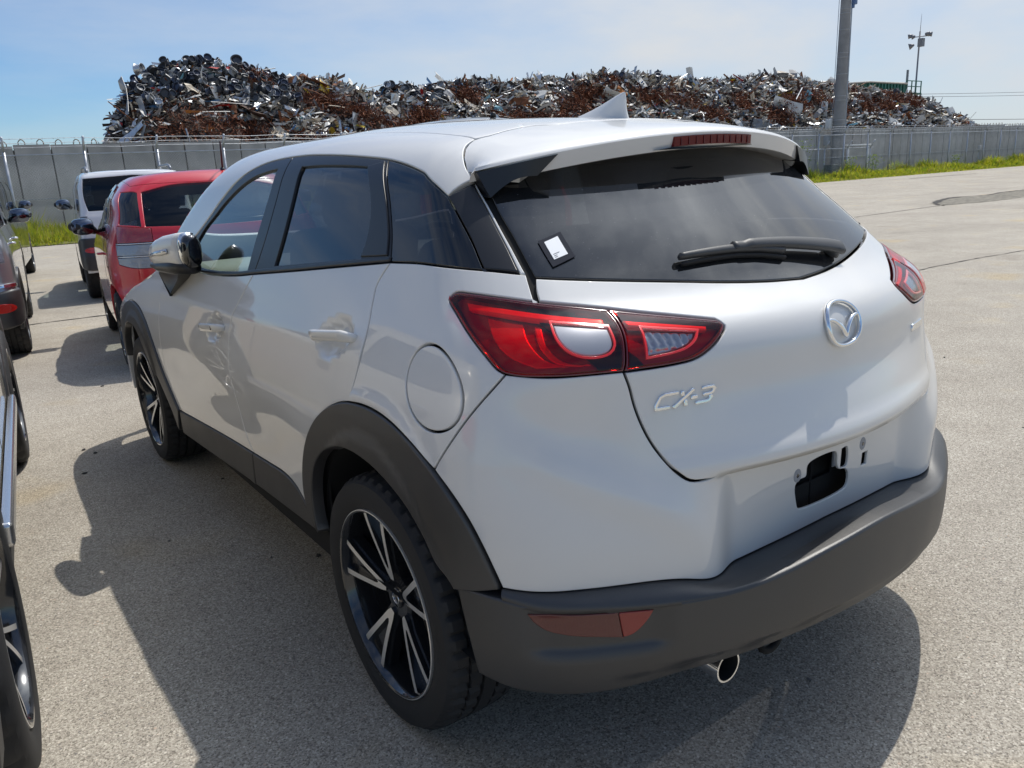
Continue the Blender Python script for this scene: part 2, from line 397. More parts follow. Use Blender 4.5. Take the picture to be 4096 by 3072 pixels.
def prism_geo(poly, f0, f1, cap=True):
    """poly: list of 2D; f0,f1 map 2D->3D for back and front"""
    n = len(poly); V = [f0(*p) for p in poly]+[f1(*p) for p in poly]
    Fc = [(i, (i+1) % n, n+(i+1) % n, n+i) for i in range(n)]
    if cap:
        r = delaunay_2d_cdt([Vector(p) for p in poly], [(i, (i+1) % n) for i in range(n)], [], 1, 1e-7)
        if len(r[0]) == n:
            om = [s_[0] for s_ in r[3]]
            for f in r[2]:
                g = tuple(om[i] for i in f); a, b, c = [poly[i] for i in g[:3]]
                if (b[0]-a[0])*(c[1]-a[1])-(b[1]-a[1])*(c[0]-a[0]) < 0: g = g[::-1]
                Fc.append(tuple(n+i for i in g)); Fc.append(g[::-1])
    return V, Fc

# ------------------------------------------------------------------ wheels (axle along x, outer face towards -x)
def tyre_geo(R, w, rim, N=180, blocks=True):
    h = w/2; sw = R-rim
    prof = [(h-.03, rim-.006, 0), (-.004+h, rim+.004, 0), (h+.004, rim+sw*.22, 0), (h+.006, rim+sw*.5, 0), (h+.001, rim+sw*.78, 0), (h-.007, R-.014, 0), (h-.018, R-.005, 1), (h-.042, R-.0012, 1)]
    g = [h-.044, h-.052, .026, .018]   # grooves
    prof += [(g[0], R-.001, 1), (g[0]-.0005, R-.011, 0), (g[1], R-.011, 0), (g[1]-.0005, R-.0006, 2), (g[2], R, 2), (g[2]-.0005, R-.011, 0), (g[3], R-.011, 0), (g[3]-.0005, R, 0)]
    full = prof+[(-x, r, q) for x, r, q in prof[::-1]]; k = len(full); V = []; Fc = []
    for i in range(N):
        a = 2*math.pi*i/N; ph = i % 4
        for x, r, q in full:
            if blocks and ((q == 1 and ph == 0) or (q == 2 and ph == 2)): r = r-.010
            V.append((-x, r*math.sin(a), r*math.cos(a)))
    for i in range(N):
        for j in range(k-1):
            a, b = i*k, ((i+1) % N)*k; Fc.append((a+j, a+j+1, b+j+1, b+j))
    return V, Fc
def lathe_geo(prof, N=96):
    k = len(prof); V = [(-x, r*math.sin(2*math.pi*i/N), r*math.cos(2*math.pi*i/N)) for i in range(N) for x, r in prof]
    return V, [(i*k+j, i*k+j+1, ((i+1) % N)*k+j+1, ((i+1) % N)*k+j) for i in range(N) for j in range(k-1)]
def spoke_pts(kind_):
    if kind_ == 'twin':
        L_ = crv([(.050, -.0085), (.066, -.0150), (.085, -.0195), (.13, -.030), (.18, -.043), (.231, -.056)], .015)
        L2 = crv([(.231, -.040), (.18, -.0275), (.135, -.0165), (.105, -.0095), (.088, -.0055), (.082, -.001)], .012)
        R2 = [(a, -b) for a, b in L2[::-1]]; R1 = [(a, -b) for a, b in L_[::-1]]
        return L_+L2+R2+R1
    return [(.05, -.03), (.228, -.022), (.228, .022), (.05, .03)]
def wheel(parent, loc, R=.328, w=.215, rim=.2395, facing=-1, rot=0., style='twin', nsp=5, face=None, N=180, cap=True, lean=0):
    wnode = node('wheel', parent, loc, (0, 0, 0 if facing < 0 else math.pi))
    h = w/2
    ty = mesh('tyre', *tyre_geo(R, w, rim, N), RUBBER, wnode, True); ty.data.set_sharp_from_angle(angle=math.radians(28))
    sc = rim/.2395
    pr = [(h-.006, rim+.003), (h+.001, rim+.0025), (h+.002, rim), (h, rim-.004), (h-.010, rim-.010), (h-.03, rim-.014), (-h+.02, rim-.03)]
    V, Fc = lathe_geo(pr); mi = [0 if (q[1] % len(pr)) <= 2 else 1 for q in Fc]
    V2, F2 = lathe_geo([(-.005, .152*sc), (-.005, .085*sc), (.012, .080*sc), (.012, .03*sc)]); k = len(V); V += V2; Fc += [tuple(i+k for i in q) for q in F2]; mi += [3]*len(F2)   # brake disc
    sp = spoke_pts(style); cone = lambda r: h-.012-.036*(1-min(1, r/(.225)))**1.4
    for s_ in range(nsp):
        a = rot+2*math.pi*s_/nsp; ca, sa = math.cos(a), math.sin(a)
        f = lambda d: (lambda r, t: np.array((-(cone(r)-d), sc*(r*sa+t*ca), sc*(r*ca-t*sa))))
        v, q = prism_geo(sp, f(.022), f(0.)); k = len(V); n = len(sp); V += v
        for g in q:
            Fc.append(tuple(i+k for i in g)); mi.append(0 if min(g) >= n else 1)
        base = [(.03, -.022), (.10, -.030), (.232, -.062), (.232, .062), (.10, .030), (.03, .022)] if style == 'twin' else [(.03, -.04), (.23, -.034), (.23, .034), (.03, .04)]
        v, q = prism_geo(base, f(.040), f(.013)); k = len(V); V += v; Fc += [tuple(i+k for i in g) for g in q]; mi += [1]*len(q)
    v, q = lathe_geo([(cone(.05)-.045, .066*sc), (cone(.05)-.012, .062*sc), (cone(.05)-.006, .050*sc), (cone(.04)-.006, .030*sc), (cone(.04)-.004, .0)]); k = len(V); V += v; Fc += [tuple(i+k for i in g) for g in q]; mi += [1]*len(q)
    ro = mesh('rim', V, Fc, [face or SILVER, GUN, LINER, mat('brake_disc', (.20, .19, .18), .4, .8)], wnode, True, mi=mi); ro.data.set_sharp_from_angle(angle=math.radians(30))
    if cap:
        x = cone(.03)-.001
        mesh('hub_cap', *lathe_geo([(x-.008, .027), (x, .0265), (x+.003, .024), (x+.0035, 0)], 32), GLOSSBLK, wnode, True)
        sweep('hub_emblem', [(-(x+.0035), .016*math.sin(a), .0135*math.cos(a)) for a in np.linspace(0, 2*math.pi, 24, endpoint=False)], .0016, CHROME, wnode, n=6, closed=True, up=(1, 0, 0))
    return wnode

# ================================================================== HERO CAR (rear axle y=.82, rear bumper y~0, left side x<0)
def tb(xs, ys, s=.03): return tab(xs, ys, s)
def hero_rec(a, z):      # flat plate recess cut into the bowed bumper
    d = np.maximum(0, .166+.10*a*a-(HP['rear0'](z)+HP['kx'](z)*a*a))
    return d*ss((.475-.05*(.74-z)-a)/.15)*ss((.742-z)/.014)*np.clip((z-.30)/.2, 0, 1)
HP = dict(
 prof=tb([.0, .15, .22, .32, .50, .66, .80, .90, .98, 1.04, 1.12, 1.25, 1.40, 1.48, 1.56], [.80, .835, .852, .862, .866, .866, .852, .832, .808, .787, .757, .706, .645, .607, .555]),
 dlow=tb([-.2, .2, .5, .9, 1.4, 2.2, 3.0, 3.5, 4.0, 4.3], [-.045, -.02, .0, .012, .004, 0, .0, .008, -.02, -.08], .1),
 dup=tb([-.2, .2, .5, .9, 1.4, 2.2, 3.0, 3.6], [-.12, -.075, -.045, -.02, -.005, 0, -.01, -.03], .1),
 wup=tb([.8, .95, 1.1, 1.3], [0, .25, .7, 1.], .04),
 rear0=tb([.0, .14, .22, .30, .42, .50, .60, .70, .80, .90, .99, 1.045, 1.075, 1.13, 1.20, 1.30, 1.40, 1.5], [.18, .12, .10, .09, .075, .07, .068, .083, .112, .135, .152, .19, .250, .31, .385, .50, .60, .70], .014),
 kx=tb([0, .3, .5, .9, 1.05, 1.2, 1.35, 1.5], [.38, .40, .40, .37, .35, .42, .50, .52], .05),
 roof0=tb([-.2, .45, .8, 1.2, 1.7, 2.2, 2.5, 2.9], [1.37, 1.432, 1.476, 1.508, 1.527, 1.524, 1.50, 1.44], .08), crown=(.14, .12),
 front0=tb([0, .3, .6, .75, .85, .93, .99, 1.03, 1.2, 1.4, 1.5, 1.6], [4.1, 4.22, 4.22, 4.12, 3.9, 3.6, 3.35, 3.28, 3.05, 2.66, 2.44, 2.2], .025),
 kr=tb([.0, .5, 1., 1.4], [.15, .14, .15, .06], .05), kt=.09, kf=.06, ymid=2.2)
HB = Shape(rec=hero_rec, **HP)
H2 = dict(HP); H2.update(rear0=tb([.0, .16, .22, .28, .36, .46, .56, .7], [.20, .14, .085, .05, .022, .015, .02, .03], .02), kx=tb([0, .3, .6], [.42, .42, .42]))
HC = Shape(rec=None, **H2)          # black lower bumper stands proud of the body
S0 = HB.S0

hero = thing('parked_car', 'pearl white compact crossover with black cladding, tinted rear glass and chrome lettering, nearest the viewer', 'car', (0, 0, 0))
# --- shared lines, (s,z) on the wrap chart
drip = [(1.97, 1.06), (1.80, 1.118), (1.67, 1.174), (1.584, 1.223), (1.445, 1.307), (1.299, 1.376), (1.197, 1.405), (1.072, 1.424), (.902, 1.432), (.748, 1.432), (.616, 1.427), (.456, 1.418), (.335, 1.409), (.213, 1.398), (.136, 1.387), (.063, 1.373), (-.031, 1.350), (-.132, 1.325), (-.199, 1.305)]
belt = [(1.97, 1.055), (1.84, 1.051), (1.714, 1.047), (1.53, 1.036), (1.28, 1.041), (1.078, 1.054), (.908, 1.071), (.556, 1.105), (.271, 1.134), (.03, 1.158), (-.12, 1.162), (-.25, 1.161), (-.406, 1.156), (-.512, 1.147)]
split_up = [(.871, 1.427), (.866, 1.40), (.868, 1.285), (.882, 1.16), (.908, 1.071)]
split_lo = [(.908, 1.071), (.985, .985), (1.035, .91), (1.05, .84), (1.042, .765), (1.02, .69), (.985, .61), (.94, .545), (.872, .486)]
rd_edge = [(.03, 1.158), (.062, 1.105), (.057, 1.065), (.042, 1.006), (.039, .94), (.05, .875), (.061, .833)]
fd_edge = [(2.06, 1.05), (2.055, .95), (2.062, .88), (2.07, .795), (2.055, .665), (2.005, .545), (1.885, .412)]
sill_up = [(1.885, .412), (1.53, .44), (1.1, .472), (.872, .486), (.709, .496), (.562, .503), (.472, .490), (.384, .445)]
sill_lo = [(1.90, .30), (1.423, .330), (.957, .362), (.54, .385), (.315, .40)]
rarch_o = [(.384, .445), (.391, .525), (.370, .599), (.323, .677), (.262, .741), (.192, .788), (.118, .819), (.061, .833), (-.018, .841), (-.108, .839), (-.193, .826), (-.262, .803), (-.320, .770), (-.361, .731), (-.393, .688), (-.418, .637), (-.438, .583), (-.449, .549)]
rarch_i = [(.311, .40), (.323, .456), (.317, .53), (.284, .601), (.234, .650), (.171, .688), (.097, .713), (.018, .724), (-.058, .722), (-.123, .713), (-.194, .692), (-.250, .664), (-.293, .622), (-.324, .570), (-.345, .545), (-.359, .521)]
farch_o = [(2.96, .549), (2.945, .62), (2.90, .70), (2.82, .765), (2.73, .805), (2.64, .823), (2.541, .822), (2.444, .806), (2.334, .764), (2.238, .702), (2.160, .625), (2.083, .549), (1.979, .475), (1.885, .412)]
farch_i = [(2.88, .50), (2.865, .58), (2.82, .645), (2.745, .687), (2.641, .712), (2.527, .709), (2.428, .671), (2.335, .600), (2.232, .526), (2.106, .45), (2.0, .37), (1.95, .30)]
lamp_top = [(-.313, 1.104), (-.328, 1.112), (-.376, 1.112), (-.462, 1.105), (-.533, 1.096), (-.609, 1.086), (-.677, 1.076)]
lamp_mid = [(-.677, 1.076), (-.684, 1.058), (-.683, 1.03), (-.679, 1.0), (-.676, .981), (-.671, .968)]
lamp_bot = [(-.671, .968), (-.606, .9685), (-.537, .969), (-.495, .970), (-.467, .974)]
lamp_lft = [(-.467, .974), (-.452, .981), (-.427, 1.004), (-.394, 1.032), (-.348, 1.068), (-.309, 1.098), (-.313, 1.104)]
li_top = [(-.677, 1.076), (-.743, 1.065), (-.813, 1.053), (-.878, 1.040)]
li_bot = [(-.878, 1.040), (-.886, 1.030), (-.865, 1.011), (-.834, .989), (-.805, .976), (-.766, .971), (-.715, .969), (-.671, .968)]
tg_lo = [(-.671, .968), (-.680, .936), (-.686, .903), (-.695, .867), (-.710, .825), (-.731, .785), (-.752, .755), (-.770, .739), (-.80, .734), (-.90, .734), (-1.05, .735), (S0, .736)]
wbot = [(-.533, 1.141), (-.65, 1.131), (-.76, 1.122), (-.871, 1.112), (-.985, 1.100), (-1.10, 1.0905), (S0, 1.0845)]
seam = [(-.467, .974), (-.394, .885), (-.329, .787), (-.320, .770)]
wb = [(-.449, .549), (-.50, .545), (-.60, .543), (-.70, .541), (-.745, .535), (-.80, .520), (-.86, .512), (-1.0, .514), (S0, .518)]
rev = lambda p: list(p)[::-1]
def sub(p, a, b): return list(p)[a:b]
# --- dark shell under the panels, floor, wheel tubs
panel('inner_shell', HB, outline([(3.0, .30), (2.93, .30)], rev(farch_i)[0:0]+[(2.93, .30), (2.90, .50)], farch_i[1:], [(1.95, .30), (.36, .30)], [(.36, .30), (.345, .40)], rarch_i[1:], [(-.36, .52), (-.40, .36)], [(-.40, .36), (S0, .40)], [(S0, .40), (S0, 1.05)], [(S0, 1.05), (-.55, 1.11), (.3, 1.10), (1.0, 1.03), (1.95, 1.01), (2.9, .80)], [(2.9, .80), (3.0, .30)], step=.03), LINER, hero, off=-.045, step=.05, depth=.004, both=True,
      holes=[outline([(-1.13, .60), (-1.13, .685), (-1.2135, .685), (-1.2135, .60)], step=.03)])
V = []; Fc = []
mesh('floor_pan', *join(box_geo((0, 2.1, .33), (1.66, 2.1, .08)), box_geo((0, 2.1, .36), (1.1, 3.2, .12)), box_geo((0, 3.45, .55), (1.06, 1.0, .40)), box_geo((0, .62, .45), (1.1, .5, .18))), LINER, hero)
for sx in (-1, 1):
    for y in (.82, 3.39):
        V, Fc = lathe_geo([(.0, .385), (-.30, .385), (-.30, .05)], 40); V = [np.array((-sx*0+(sx*(.835)+(-sx if True else 0)*abs(v[0])), v[1]+y, max(v[2], -.02)+.37)) for v in V]
        mesh('wheel_arch_liner', V, Fc, LINER, hero, True)
# --- painted panels
handle_c = [(2.075, .862, .105, .052), (1.055, .965, .105, .052)]
def door_disp(P):
    Y, z = P[:, 1], P[:, 2]; d = np.zeros(len(P))
    for cy, cz, ry, rz in handle_c:
        q = np.sqrt(((Y-cy)/ry)**2+((z-cz+.15*(Y-cy))/rz)**2); d -= .022*ss((1-q)/.42)*(np.abs(P[:, 0]) > .7)
    # sculpted shoulder and rocker
    d += .004*np.exp(-((z-.93+.02*(Y-2))/.035)**2)-.006*np.exp(-((z-.62)/.09)**2)*ss((Y-1.2)/.3)*ss((2.9-Y)/.3)
    return d
_, = (0,)
fdoor = panel('front_door', HB, outline(sub(belt, 0, 7), split_lo, sub(sill_up, 0, 4)[::-1], rev(fd_edge)), PEARL, hero, disp=door_disp, step=.016, both=True)
rdoor = panel('rear_door', HB, outline(sub(belt, 6, 10), rd_edge, rev(sub(rarch_o, 0, 8)), rev(sub(sill_up, 3, 8)), rev(split_lo)), PEARL, hero, disp=door_disp, step=.016, both=True)
fuel_c, fuel_r = (-.2925, .926), (.089, .081)
fuel = [(fuel_c[0]+fuel_r[0]*math.cos(a)+.012*math.sin(a), fuel_c[1]+fuel_r[1]*math.sin(a)) for a in np.linspace(0, 2*math.pi, 56, endpoint=False)]
def flare(P):     # soft lip above the rear arch, haunch over the wheel
    Y, z = P[:, 1], P[:, 2]; r = np.sqrt(((Y-.80)/.44)**2+((z-.33)/.51)**2)
    return .007*np.exp(-((r-1.03)/.035)**2)*ss((P[:, 2]-.5)/.1)*(np.abs(P[:, 0]) > .6)
fuel_hole = [tuple(v) for v in inset(fuel, -.0015)]
quarter = panel('quarter_panel', HB, outline(sub(belt, 9, 14), [(-.512, 1.147), (-.527, 1.098)], rev(sub(lamp_top, 0, 5)), rev(lamp_lft), seam, rev(sub(rarch_o, 7, 13)), rev(rd_edge)), PEARL, hero, disp=flare, step=.014, both=True, holes=[fuel_hole])
panel('fuel_door', HB, fuel, PEARL, hero, step=.016, disp=flare, rnd=.003)
panel('front_fender', HB, outline(fd_edge, rev(farch_o), [(2.96, .549), (3.05, .60), (3.10, .72), (3.0, .80), (2.75, .865), (2.55, .91), (2.35, .95), (2.2, .995), (2.06, 1.05)]), PEARL, hero, step=.02, disp=None, both=True)
def bump_disp(P):
    Y, z, a = P[:, 1], P[:, 2], np.abs(P[:, 0]); d = .007*np.exp(-((np.sqrt(((Y-.80)/.44)**2+((z-.33)/.51)**2)-1.03)/.035)**2)*ss((z-.5)/.1)*(a > .6)
    # corner crease flowing from the lamp down to the plate recess
    d += .010*np.exp(-((z-.70-.55*(a-.55))/.045)**2)*ss((a-.42)/.1)*ss((.80-a)/.12)
    d -= .008*np.exp(-((z-.84-.2*(a-.6))/.06)**2)*ss((a-.55)/.08)*ss((.8-a)/.1)
    return d
half = outline(seam, sub(rarch_o, 12, 18), wb)
left_up = outline(rev(lamp_bot), tg_lo)
hb_poly = rev(left_up)[:-1] if False else None
bl = outline(rev(seam), rev(lamp_bot)[0:1]+[(-.537, .969), (-.606, .9685), (-.671, .968)], tg_lo)      # arch -> lamp -> recess top centre
bb = outline(rev(wb), rev(sub(rarch_o, 12, 18)))                                        # bottom centre -> arch
poly = bl+bb
poly = poly+HB.mir(poly)[1:-1] if False else (lambda L, B: L+HB.mir(L)[1:]+HB.mir(B)[1:]+B[1:-1])(bl, bb)
hole = [(-1.090, .624), (-1.092, .634), (-1.104, .642), (-1.130, .645), (-1.134, .670), (-1.157, .678), (-1.240, .676), (-1.247, .668), (-1.251, .640), (-1.259, .628), (-1.288, .620), (-1.300, .608), (-1.301, .588), (-1.295, .576), (-1.116, .572), (-1.104, .577), (-1.098, .592)]
circ = lambda c, r, n=14, ry=None: [(c[0]+r*math.cos(2*math.pi*i/n), c[1]+(ry or r)*math.sin(2*math.pi*i/n)) for i in range(n)]
vent = [(-1.372, .6285), (-1.372, .616)]
bhole2 = resamp([(-1.362, .612), (-1.382, .612), (-1.385, .640), (-1.365, .640)], .006)
panel('rear_bumper', HB, poly, PEARL, hero, disp=bump_disp, step=.009, holes=[outline(hole+hole[:1], step=.006), bhole2, outline([(-1.268, .632), (-1.292, .632), (-1.290, .676), (-1.270, .676)], [(-1.270, .676), (-1.268, .632)], step=.008)], depth=.006)
panel('crash_beam', HB, [(-1.05, .55), (-1.36, .55), (-1.36, .70), (-1.05, .70)], LINER, hero, off=-.06, step=.03, depth=.004)
panel('beam_bracket', HB, [(-1.085, .56), (-1.135, .56), (-1.135, .69), (-1.085, .69)], mat('painted_bracket', (.30, .31, .33), .5), hero, off=-.03, step=.02, depth=.004)
panel('beam_bracket', HB, [(-1.262, .625), (-1.30, .625), (-1.30, .68), (-1.262, .68)], mat('painted_bracket', (.30, .31, .33), .5), hero, off=-.018, step=.02, depth=.004)
for c in ((-1.095, .657), (-1.3605, .668)):
    panel('plate_bolt', HB, circ(c, .0145, 18, .017), mat('painted_bracket', (.30, .31, .33), .5), hero, off=.0012, step=.01, depth=.003, gap=0)
    panel('plate_bolt', HB, circ(c, .006, 12), GLOSSBLK, hero, off=.0022, step=.01, depth=.002, gap=0)
# --- tailgate
def tg_disp(P):
    a, z = np.abs(P[:, 0]), P[:, 2]
    d = -.012*np.exp(-((z-.90)/.07)**2)*ss((.52-a)/.25)          # hollow below the badge
    d += .006*np.exp(-((z-.765)/.022)**2)
    return d
tl = outline(wbot[:1]+[(-.531, 1.12), (-.536, 1.098)], [(-.536, 1.0955), (-.609, 1.086), (-.677, 1.076)], li_top, li_bot, tg_lo)
top = outline(wbot)
poly = tl+HB.mir(tl)[1:]; tr_ = HB.mir(top)
poly = poly+tr_[::-1][1:][0:0] if False else poly
poly = poly+[v for v in rev(HB.mir(top)[::-1])[1:]][0:0]
poly = tl+HB.mir(tl)[1:-1]+[p for p in HB.mir(top)[::-1]][0:1]+rev(HB.mir(top)[::-1])[0:0]
poly = tl+HB.mir(tl)[1:]+[p for p in rev(top)][0:0]
# top edge, from right end back to the left end
poly = poly[:-1]+[(2*S0-a, b) for a, b in top]+rev(top)[1:-1]
panel('tailgate', HB, poly, PEARL, hero, disp=tg_disp, step=.014, gap=.0030)
panel('tailgate_gap', HB, outline([(-.50, 1.33), (-.56, 1.25)], [(-.56, 1.25), (-.60, 1.10), (-.72, .97), (-.74, .80), (-.80, .70)], [(-.80, .70), (-.74, .70)], [(-.74, .70), (-.68, .80), (-.64, .96), (-.50, 1.10), (-.35, 1.30)], [(-.35, 1.30), (-.50, 1.33)], step=.03), LINER, hero, off=-.011, step=.03, depth=.002, both=True)
# --- roof (top chart)
dr3 = [tuple(v[:2]) for v in HB.pos('w', np.array(crv(drip, .02)))]      # drip line in plan
gap_l = [(-.585, .713), (-.582, .745), (-.566, .780), (-.538, .812), (-.500, .828)]
gap_c = [(-.500, .828), (-.464, .820), (-.42, .822), (-.36, .823), (-.325, .815), (-.30, .795), (-.20, .775), (0, .765)]
ditch = [(-.500, .828), (-.497, .90), (-.487, 1.0), (-.475, 1.15), (-.468, 1.5), (-.475, 2.0), (-.50, 2.34)]
wtop = [(-.50, 2.34), (-.35, 2.40), (-.18, 2.43), (0, 2.44)]
wbase = [(-.70, 2.92), (-.5, 3.06), (-.25, 3.14), (0, 3.17)]
panel('roof_rail', HB, outline(dr3, [(dr3[-1]), (-.585, .713)], gap_l, ditch, [(-.50, 2.34), (-.575, 2.60), (-.64, 2.80), (-.70, 2.92)], [(-.70, 2.92), dr3[0]]), PEARL, hero, 't', step=.018, both=True, gap=.0012)
rl = outline(gap_c, step=.02); rr = outline(wtop, step=.02); dd = crv(ditch, .02)
poly = rl+[(-x, y) for x, y in rev(rl)][1:]+[(-x, y) for x, y in dd][1:]+[(-x, y) for x, y in rr][1:]+rev(rr)[1:]+rev(dd)[1:-1]
panel('roof', HB, poly, PEARL, hero, 't', step=.03)
wl = outline(wtop, step=.03); bl_ = outline(wbase, step=.03)
panel('windscreen', HB, wl+[(-x, y) for x, y in rev(wl)][1:]+[(-x, y) for x, y in bl_][0:]+rev(bl_)[1:], CLEARG, hero, 't', step=.06, off=-.002, depth=.004)
hl = [(-.72, 2.93), (-.80, 3.05), (-.80, 3.3), (-.795, 3.6), (-.76, 3.85)]; hf = [(-.76, 3.85), (-.5, 3.98), (-.25, 4.03), (0, 4.04)]
h1 = outline(rev(wbase), [(-.70, 2.92), (-.72, 2.93)], hl, hf, step=.03)
panel('bonnet', HB, h1+[(-x, y) for x, y in rev(h1)][1:-1], PEARL, hero, 't', step=.04, off=-.001)
panel('headliner', HB, [(-.50, .95), (.50, .95), (.52, 2.25), (-.52, 2.25)], mat('headliner_grey', (.20, .20, .19), .9), hero, 't', step=.1, off=-.035, depth=.004)
panel('front_bumper', HB, resamp([(-.70, .28), (.70, .28), (.72, .66), (-.72, .66)], .05), PEARL, hero, 'f', step=.05)
panel('front_grille', HB, resamp([(-.45, .34), (.45, .34), (.55, .62), (-.55, .62)], .05), PLASTIC, hero, 'f', step=.05, off=.012)
panel('headlamp', HB, outline([(2.86, .74), (3.06, .70)], [(3.06, .70), (3.09, .78)], [(3.09, .78), (2.9, .81), (2.86, .74)], step=.03), CLENS, hero, off=.004, step=.03, both=True)
panel('front_bumper_corner', HB, outline([(2.962, .30), (2.965, .55)], [(2.965, .55), (3.05, .60), (3.10, .69)], [(3.10, .69), (3.33, .66), (3.35, .30)], [(3.35, .30), (2.962, .30)]), PEARL, hero, step=.03, both=True, depth=.03)
# --- black pillars, frames, glass
fg = [[(1.654, 1.064), (1.668, 1.115), (1.60, 1.185), (1.50, 1.240), (1.40, 1.293), (1.264, 1.346), (1.15, 1.376), (1.05, 1.389), (.945, 1.397)], [(.945, 1.397), (.944, 1.33), (.955, 1.256), (.969, 1.177), (.980, 1.078)], [(.980, 1.078), (1.12, 1.068), (1.294, 1.058), (1.516, 1.055), (1.654, 1.064)]]
fgo = outline(*fg)
a_, b_ = outline(sub(drip, 0, 9)+[(.871, 1.4325)]), outline(split_up, rev(sub(belt, 0, 7)), [(1.97, 1.055), (1.97, 1.06)])
panel('front_window_frame', HB, outline(sub(drip, 0, 9)+[(.871, 1.4325)], [(.871, 1.4325)]+split_up[1:], rev(sub(belt, 0, 7)), [(1.97, 1.055), (1.97, 1.06)]), TRIM, hero, step=.016, holes=[fgo], both=True, off=-.001)
panel('front_door_glass', HB, [tuple(v) for v in inset(fgo if area2(fgo) > 0 else fgo[::-1], -.012)], CLEARG, hero, step=.03, off=-.008, depth=.003, both=True)
rg = [[(.738, 1.396), (.62, 1.396), (.491, 1.392), (.38, 1.387), (.291, 1.381)], [(.291, 1.381), (.234, 1.319), (.200, 1.265), (.184, 1.215), (.186, 1.161)], [(.186, 1.161), (.432, 1.138), (.742, 1.109)], [(.742, 1.109), (.733, 1.18), (.731, 1.252), (.733, 1.33), (.738, 1.396)]]
rgo = outline(*rg)
qf = [(.206, 1.3975), (.160, 1.345), (.117, 1.295), (.060, 1.217), (.030, 1.158)]
panel('rear_window_frame', HB, outline([(.871, 1.4325), (.748, 1.432), (.616, 1.427), (.456, 1.418), (.335, 1.409), (.206, 1.3975)], qf, rev(sub(belt, 6, 10)), rev(split_up)[:-1]+[(.871, 1.4325)]), TRIM, hero, step=.016, holes=[rgo], both=True, off=-.001)
panel('rear_door_glass', HB, [tuple(v) for v in inset(rgo if area2(rgo) > 0 else rgo[::-1], -.012)], PRIV, hero, step=.03, off=-.008, depth=.003, both=True)
panel('window_divider', HB, outline([(.300, 1.386), (.213, 1.3965)], [(.213, 1.3965), (.120, 1.290), (.066, 1.217), (.045, 1.168)], [(.045, 1.168), (.185, 1.158)], [(.185, 1.158), (.175, 1.215), (.192, 1.262), (.235, 1.325), (.300, 1.386)]), TRIM, hero, step=.02, off=.0035, depth=.005, both=True, gap=.004)
mold = outline(sub(belt, 0, 10), [(.03, 1.158), (.03, 1.172)], [(.03, 1.172), (.271, 1.150), (.556, 1.121), (.908, 1.087), (1.078, 1.069), (1.28, 1.056), (1.53, 1.051), (1.714, 1.060), (1.97, 1.064)], [(1.97, 1.064), (1.97, 1.055)])
panel('belt_moulding', HB, mold, TRIM, hero, step=.02, off=.004, depth=.006, both=True, rnd=.004)
qg_rear = [(-.199, 1.305), (-.274, 1.264), (-.350, 1.211), (-.402, 1.1565)]
dq = outline(sub(drip, 13, 19)+[]); 
panel('quarter_glass', HB, outline([(.206, 1.3975), (.136, 1.387), (.063, 1.373), (-.031, 1.350), (-.132, 1.325), (-.199, 1.305)], qg_rear, rev(sub(belt, 9, 13)), rev(qf)), glass('quarter_privacy_glass', (.05, .052, .062), 1.0, .02, 1.7), hero, step=.02, off=-.001, depth=.006, both=True)
dp_r = [(-.297, 1.330), (-.380, 1.274), (-.455, 1.205), (-.497, 1.148)]
panel('pillar_trim', HB, outline([(-.199, 1.305), (-.297, 1.330)], dp_r, [(-.497, 1.148), (-.455, 1.153), (-.402, 1.1565)], rev(qg_rear)), TRIM, hero, step=.018, off=.002, both=True)
panel('pillar_strip', HB, outline([(-.297, 1.330), (-.305, 1.331)], [(-.305, 1.331), (-.391, 1.275), (-.468, 1.204), (-.512, 1.147)], [(-.512, 1.147), (-.497, 1.148)], rev(dp_r)), PEARL, hero, step=.018, off=-.002, both=True, gap=.0008)
gl = [(-.330, 1.345), (-.413, 1.276), (-.477, 1.219), (-.516, 1.168), (-.533, 1.141)]
g1 = outline(gl, wbot, step=.02); gt = [(-.330, 1.345), (-.5, 1.372), (-.75, 1.388), (-1.0, 1.395), (S0, 1.398)]
gt1 = crv(gt, .02)
poly = g1+[(2*S0-a, b) for a, b in rev(g1)][1:]+[(2*S0-a, b) for a, b in gt1][1:]+rev(gt1)[1:-1]
panel('rear_window', HB, poly, REARG, hero, step=.03, off=-.003, depth=.004)
panel('rear_window_surround', HB, poly, SEAL, hero, step=.05, off=-.012, depth=.002, holes=[[tuple(v) for v in inset(poly if area2(poly) > 0 else poly[::-1], .028)]])
# --- black cladding
panel('sill_cladding', HB, outline(sill_up[:4], [(.872, .486), (.895, .362)], [(.957, .362), (1.423, .330), (1.90, .30)], [(1.90, .30), (1.885, .412)]), PLASTIC, hero, off=.004, step=.02, both=True, depth=.03, rnd=.006)
panel('sill_cladding', HB, outline(sill_up[3:], [(.384, .445), (.35, .415), (.318, .398)], [(.318, .398), (.54, .385), (.887, .367)], [(.887, .367), (.872, .486)]), PLASTIC, hero, off=.004, step=.02, both=True, depth=.03, rnd=.006)
def clad_disp(P):
    Y, z = P[:, 1], P[:, 2]; yc = np.where(Y > 2, 3.39, .80); r = np.sqrt(((Y-yc)/.37)**2+((z-.33)/.45)**2)
    return .007*ss((1.02-r)/.08)
panel('wheel_arch_trim', HB, outline(rarch_o, [(-.449, .549), (-.41, .535), (-.359, .521)], rev(rarch_i), [(.311, .40), (.384, .445)]), PLASTIC, hero, off=.010, disp=clad_disp, step=.016, both=True, depth=.035, rnd=.005)
panel('wheel_arch_trim', HB, outline(farch_o, [(1.885, .412), (1.95, .30)], rev(farch_i), [(2.88, .50), (2.96, .549)]), PLASTIC, hero, off=.010, disp=clad_disp, step=.016, both=True, depth=.035, rnd=.005)
